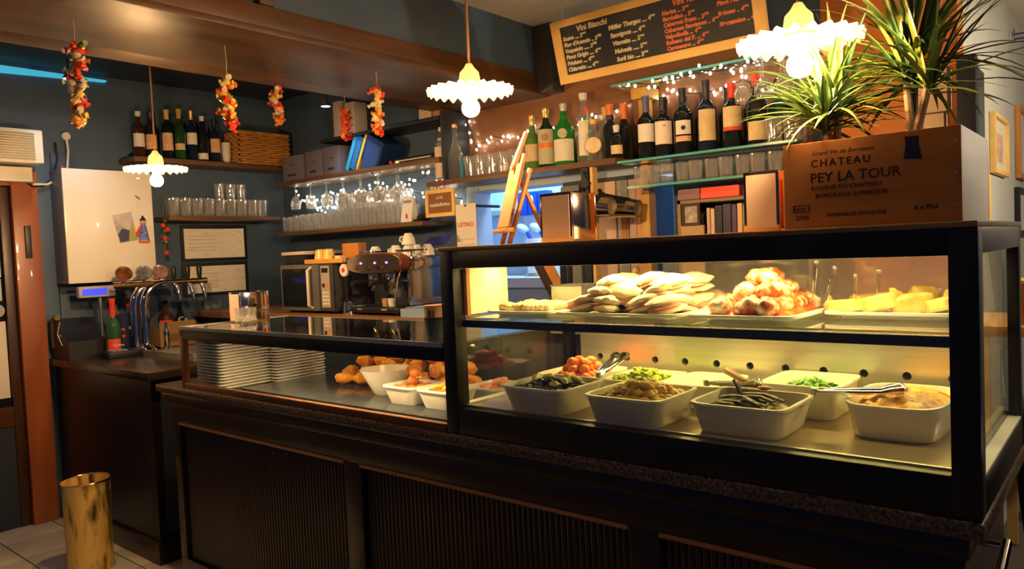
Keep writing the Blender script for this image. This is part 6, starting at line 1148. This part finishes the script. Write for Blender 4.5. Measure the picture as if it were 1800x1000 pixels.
# ------------------------------------------------------------------ wine board
def wine_board():
    W, H = 0.945, 0.268
    t = thing('wine_board', 'pine framed chalkboard wine list hanging under the ceiling', 'chalkboard', (-1.986, 2.80, 2.160), rot=(math.radians(14.8), 0, 0))
    for (x0, x1, z0, z1) in ((0, W, 0, 0.036), (0, W, H - 0.030, H), (0, 0.045, 0.036, H - 0.030), (W - 0.045, W, 0.036, H - 0.030)): MB().box(x0, x1, -0.012, 0.012, z0, z1, 0.002).build('frame_bar', PINE, t)
    b = B(0.045, W - 0.045, -0.004, 0.008, 0.036, H - 0.030, 'slate_panel', pm('black_chalkboard', (0.012, 0.016, 0.028), 0.6, col2=(0.02, 0.025, 0.036), scale=8), t)
    ch = pm('cream_chalk', (0.70, 0.62, 0.42), 0.9); rc = pm('red_chalk', (0.72, 0.20, 0.10), 0.9)
    def T(s, x, z, sz=0.0235, m=ch): text(s, sz, m, b, (x, -0.0048, z), weight=0.0013, shear=0.12)
    T('Vini Bianchi', 0.128, 0.207, 0.033)
    for k, s in enumerate(('Soave .... 3°°', "Fior d'Arancio .. 3⁵⁰", 'Vespaiolo ..... 3⁵⁰', 'Pinot Grigio .... 4°°', 'Friulano .... 4°°', 'Chiaretto .... 4°°')): T(s, 0.052, 0.180 - 0.0262 * k)
    for k, s in enumerate(('Müller Thurgau .... 4°°', 'Sauvignon .... 4°°', 'Vitovska .... 5°°', 'Malvasia ..... 5°°', 'Surli bio .... 3°°')): T(s, 0.285 + 0.004 * k, 0.178 - 0.0330 * k, 0.0245)
    T('Vini Rossi', 0.585, 0.207, 0.033, rc)
    for k, s in enumerate(('Merlot ... 3°°', 'Bardolino .. 3°°', 'Cabernet Franc .. 3⁵⁰', 'Cabernet Sauvignon .. 4°°', 'Valpolicella ... 4°°', 'Refosco del P. ... 4°°', 'Carmenere ... 4°°')): T(s, 0.535, 0.180 - 0.0228 * k, 0.0222, rc)
    for k, s in enumerate(('Pinot Nero', 'Raboso .. 4°°', 'Marzemino .. 4')): T(s, 0.765, 0.165 - 0.038 * k, 0.0225, rc)
    for x in (0.06, W - 0.06): MB().tube([(x, 0.0, H), (x, 0.02 + (2.558 - 2.16 - H) * 0.24, 2.558 - 2.16 - 0.02)], 0.0015, 5).build('hanging_wire', STEEL, t)
wine_board()
t = thing('ceiling_spot', 'black ceiling fixture just above the wine board', 'ceiling light', (-1.56, 2.36, ZC - 0.0005)); MB().lathe([(0, 0), (0.05, 0), (0.05, -0.03), (0.042, -0.055), (0, -0.055)], 22).build('housing', BLACKP, t); MB().lathe([(0.0, -0.057), (0.034, -0.056), (0.036, -0.054)], 20).build('diffuser', pm('dark_diffuser', (0.05, 0.05, 0.05), 0.3), t)

# ------------------------------------------------------------------ behind the case at the right
def right_side():
    tag(MB().prism([(-1.90, 1.40), (-1.86, 1.40), (-1.70, 1.13), (-1.74, 1.13)], 'Y', 2.46, 2.48).build('reflection_plank', ORANGEW), 'orange plank added to imitate a slanting easel reflection behind the food case', 'plank')  # two planks added, standing in for bars mirrored in the case glass
    tag(MB().prism([(-1.95, 1.40), (-1.905, 1.40), (-1.745, 1.13), (-1.79, 1.13)], 'Y', 2.462, 2.49).build('reflection_plank', BLACKW), 'black plank added to imitate a slanting easel reflection behind the food case', 'plank')
    t = thing('service_ledge', 'narrow steel ledge behind the food case', 'ledge', (-1.75, 2.42, 0)); B(-0.30, 0.30, -0.10, 0.12, 1.10, 1.129, 'top', STEEL, t); B(-0.28, 0.28, -0.06, 0.1, 0, 1.10, 'support', pm('dark_carcass', (0, 0, 0)), t)
    t = thing('wall_lantern', 'square beige lantern on the orange wall behind the plants', 'wall lamp', (-0.565, 3.198, 1.83)); MB().box(-0.055, 0.045, -0.09, 0.0, 0.03, 0.19, 0.003).build('shade', pm('beige_shade', (0.75, 0.55, 0.36), 0.6), t); MB().box(-0.035, 0.03, -0.07, 0.0, -0.04, 0.028, 0.003).build('lower_box', pm('pale_orange_shade', (0.80, 0.62, 0.42), 0.6), t)
    tag(B(-0.495, -0.435, 3.13, 3.19, 0.0, 2.05, 'corner_post', pm('dark_navy_post', (0.010, 0.016, 0.035), 0.4), None, 0.004), 'dark navy post at the corner of the orange and grey walls', 'post')
    def frame(label, y0, y1, z0, z1, fm_, pmat, fw):
        t = thing('picture_frame', label, 'picture', (-0.4985, (y0 + y1) / 2, z0)); w = (y1 - y0) / 2; h = z1 - z0
        for (a, b, c, d) in ((-w, w, 0, fw), (-w, w, h - fw, h), (-w, -w + fw, fw, h - fw), (w - fw, w, fw, h - fw)): B(0, 0.025, a, b, c, d, 'frame_bar', fm_, t, 0.002)
        p = B(0, 0.010, -w + fw, w - fw, fw, h - fw, 'print', pmat, t); return t
    white = pm('white_print', (0.78, 0.74, 0.62), 0.5)
    t = frame('white framed picture with red print on the grey wall', 3.94, 4.40, 1.68, 1.95, PINE, pm('cream_mat', (0.80, 0.72, 0.55), 0.6), 0.02); B(0.0102, 0.011, -0.12, 0.10, 0.06, 0.19, 'red_print', pm('faded_red_print', (0.62, 0.25, 0.15), 0.6, col2=(0.78, 0.62, 0.45), scale=25), t)
    frame('orange wood framed picture high on the grey wall', 4.86, 5.20, 1.70, 2.09, ORANGEW, white, 0.03)
    frame('black framed picture low on the grey wall', 4.80, 5.20, 1.39, 1.65, BLACKP, white, 0.03)
    tag(B(-0.4985, -0.475, 3.70, 3.79, 1.46, 1.66, 'wall_plaque', PINE, None, 0.002), 'small yellow wooden plaque low on the grey wall', 'plaque')
    t = thing('wall_mirror', 'tall mirror on the grey wall behind the navy post', 'mirror', (-0.4985, 3.55, 1.72)); B(0, 0.012, -0.15, 0.17, 0.0, 0.36, 'glass', pm('mirror', (0.75, 0.78, 0.78), 0.05, 1.0), t); B(0, 0.016, -0.165, -0.151, -0.01, 0.37, 'edge', WHT, t)
    t = thing('coat_hook', 'chrome coat hook high on the grey wall', 'hook', (-0.4985, 4.70, 2.42)); MB().cyl((0, 0, 0), (0.012, 0, 0), 0.03).build('plate', CHROME, t)
    for dz in (0.01, -0.015): MB().tube([(0.012, 0, dz), (0.06, 0.05, dz + 0.01), (0.09, 0.12, dz + 0.03)], 0.009, 8).build('prong', CHROME, t)
    # furniture in the room beyond
    t = thing('leaning_board', 'dark wooden board leaning in the room beyond the case', 'board', (0, 0, 0)); MB().prism([(-0.385, 1.37), (-0.35, 1.37), (-0.20, 0.0), (-0.255, 0.0)], 'Y', 2.96, 3.0).build('board', BLACKW, t); MB().prism([(-0.384, 1.36), (-0.38, 1.36), (-0.25, 0.02), (-0.254, 0.02)], 'Y', 2.955, 2.9598).build('edge_strip', DARKW, t)
    t = thing('side_table', 'small yellowish wooden table in the room beyond the case', 'table', (-0.20, 3.75, 0)); tw = woodm('yellow_table_wood', (0.50, 0.28, 0.07), (0.62, 0.38, 0.11), 0.4, 'X')
    B(-0.27, 0.3, -0.3, 0.3, 1.01, 1.05, 'table_top', tw, t, 0.004)
    for sx in (-0.24, 0.27):
        for sy in (-0.27, 0.27): B(sx - 0.02, sx + 0.02, sy - 0.02, sy + 0.02, 0, 1.01, 'leg', tw, t)
    t = thing('wooden_box', 'orange brown wooden box on the small yellowish table', 'box', (-0.32, 3.62, 1.0505)); B(-0.10, 0.14, -0.10, 0.10, 0, 0.16, 'box_body', ORANGEW, t, 0.003); B(-0.105, 0.145, -0.105, 0.105, 0.161, 0.175, 'lid', PINE, t, 0.002)
    t = thing('dark_cabinet', 'black cabinet edge at the far right foreground', 'cabinet', (-0.02, 1.95, 0)); B(-0.09, 0.30, -0.02, 0.5, 0.0, 0.885, 'body', BLACKW, t, 0.004); B(-0.10, 0.31, -0.03, 0.51, 0.886, 0.91, 'top', BLACKW, t, 0.004)
right_side()
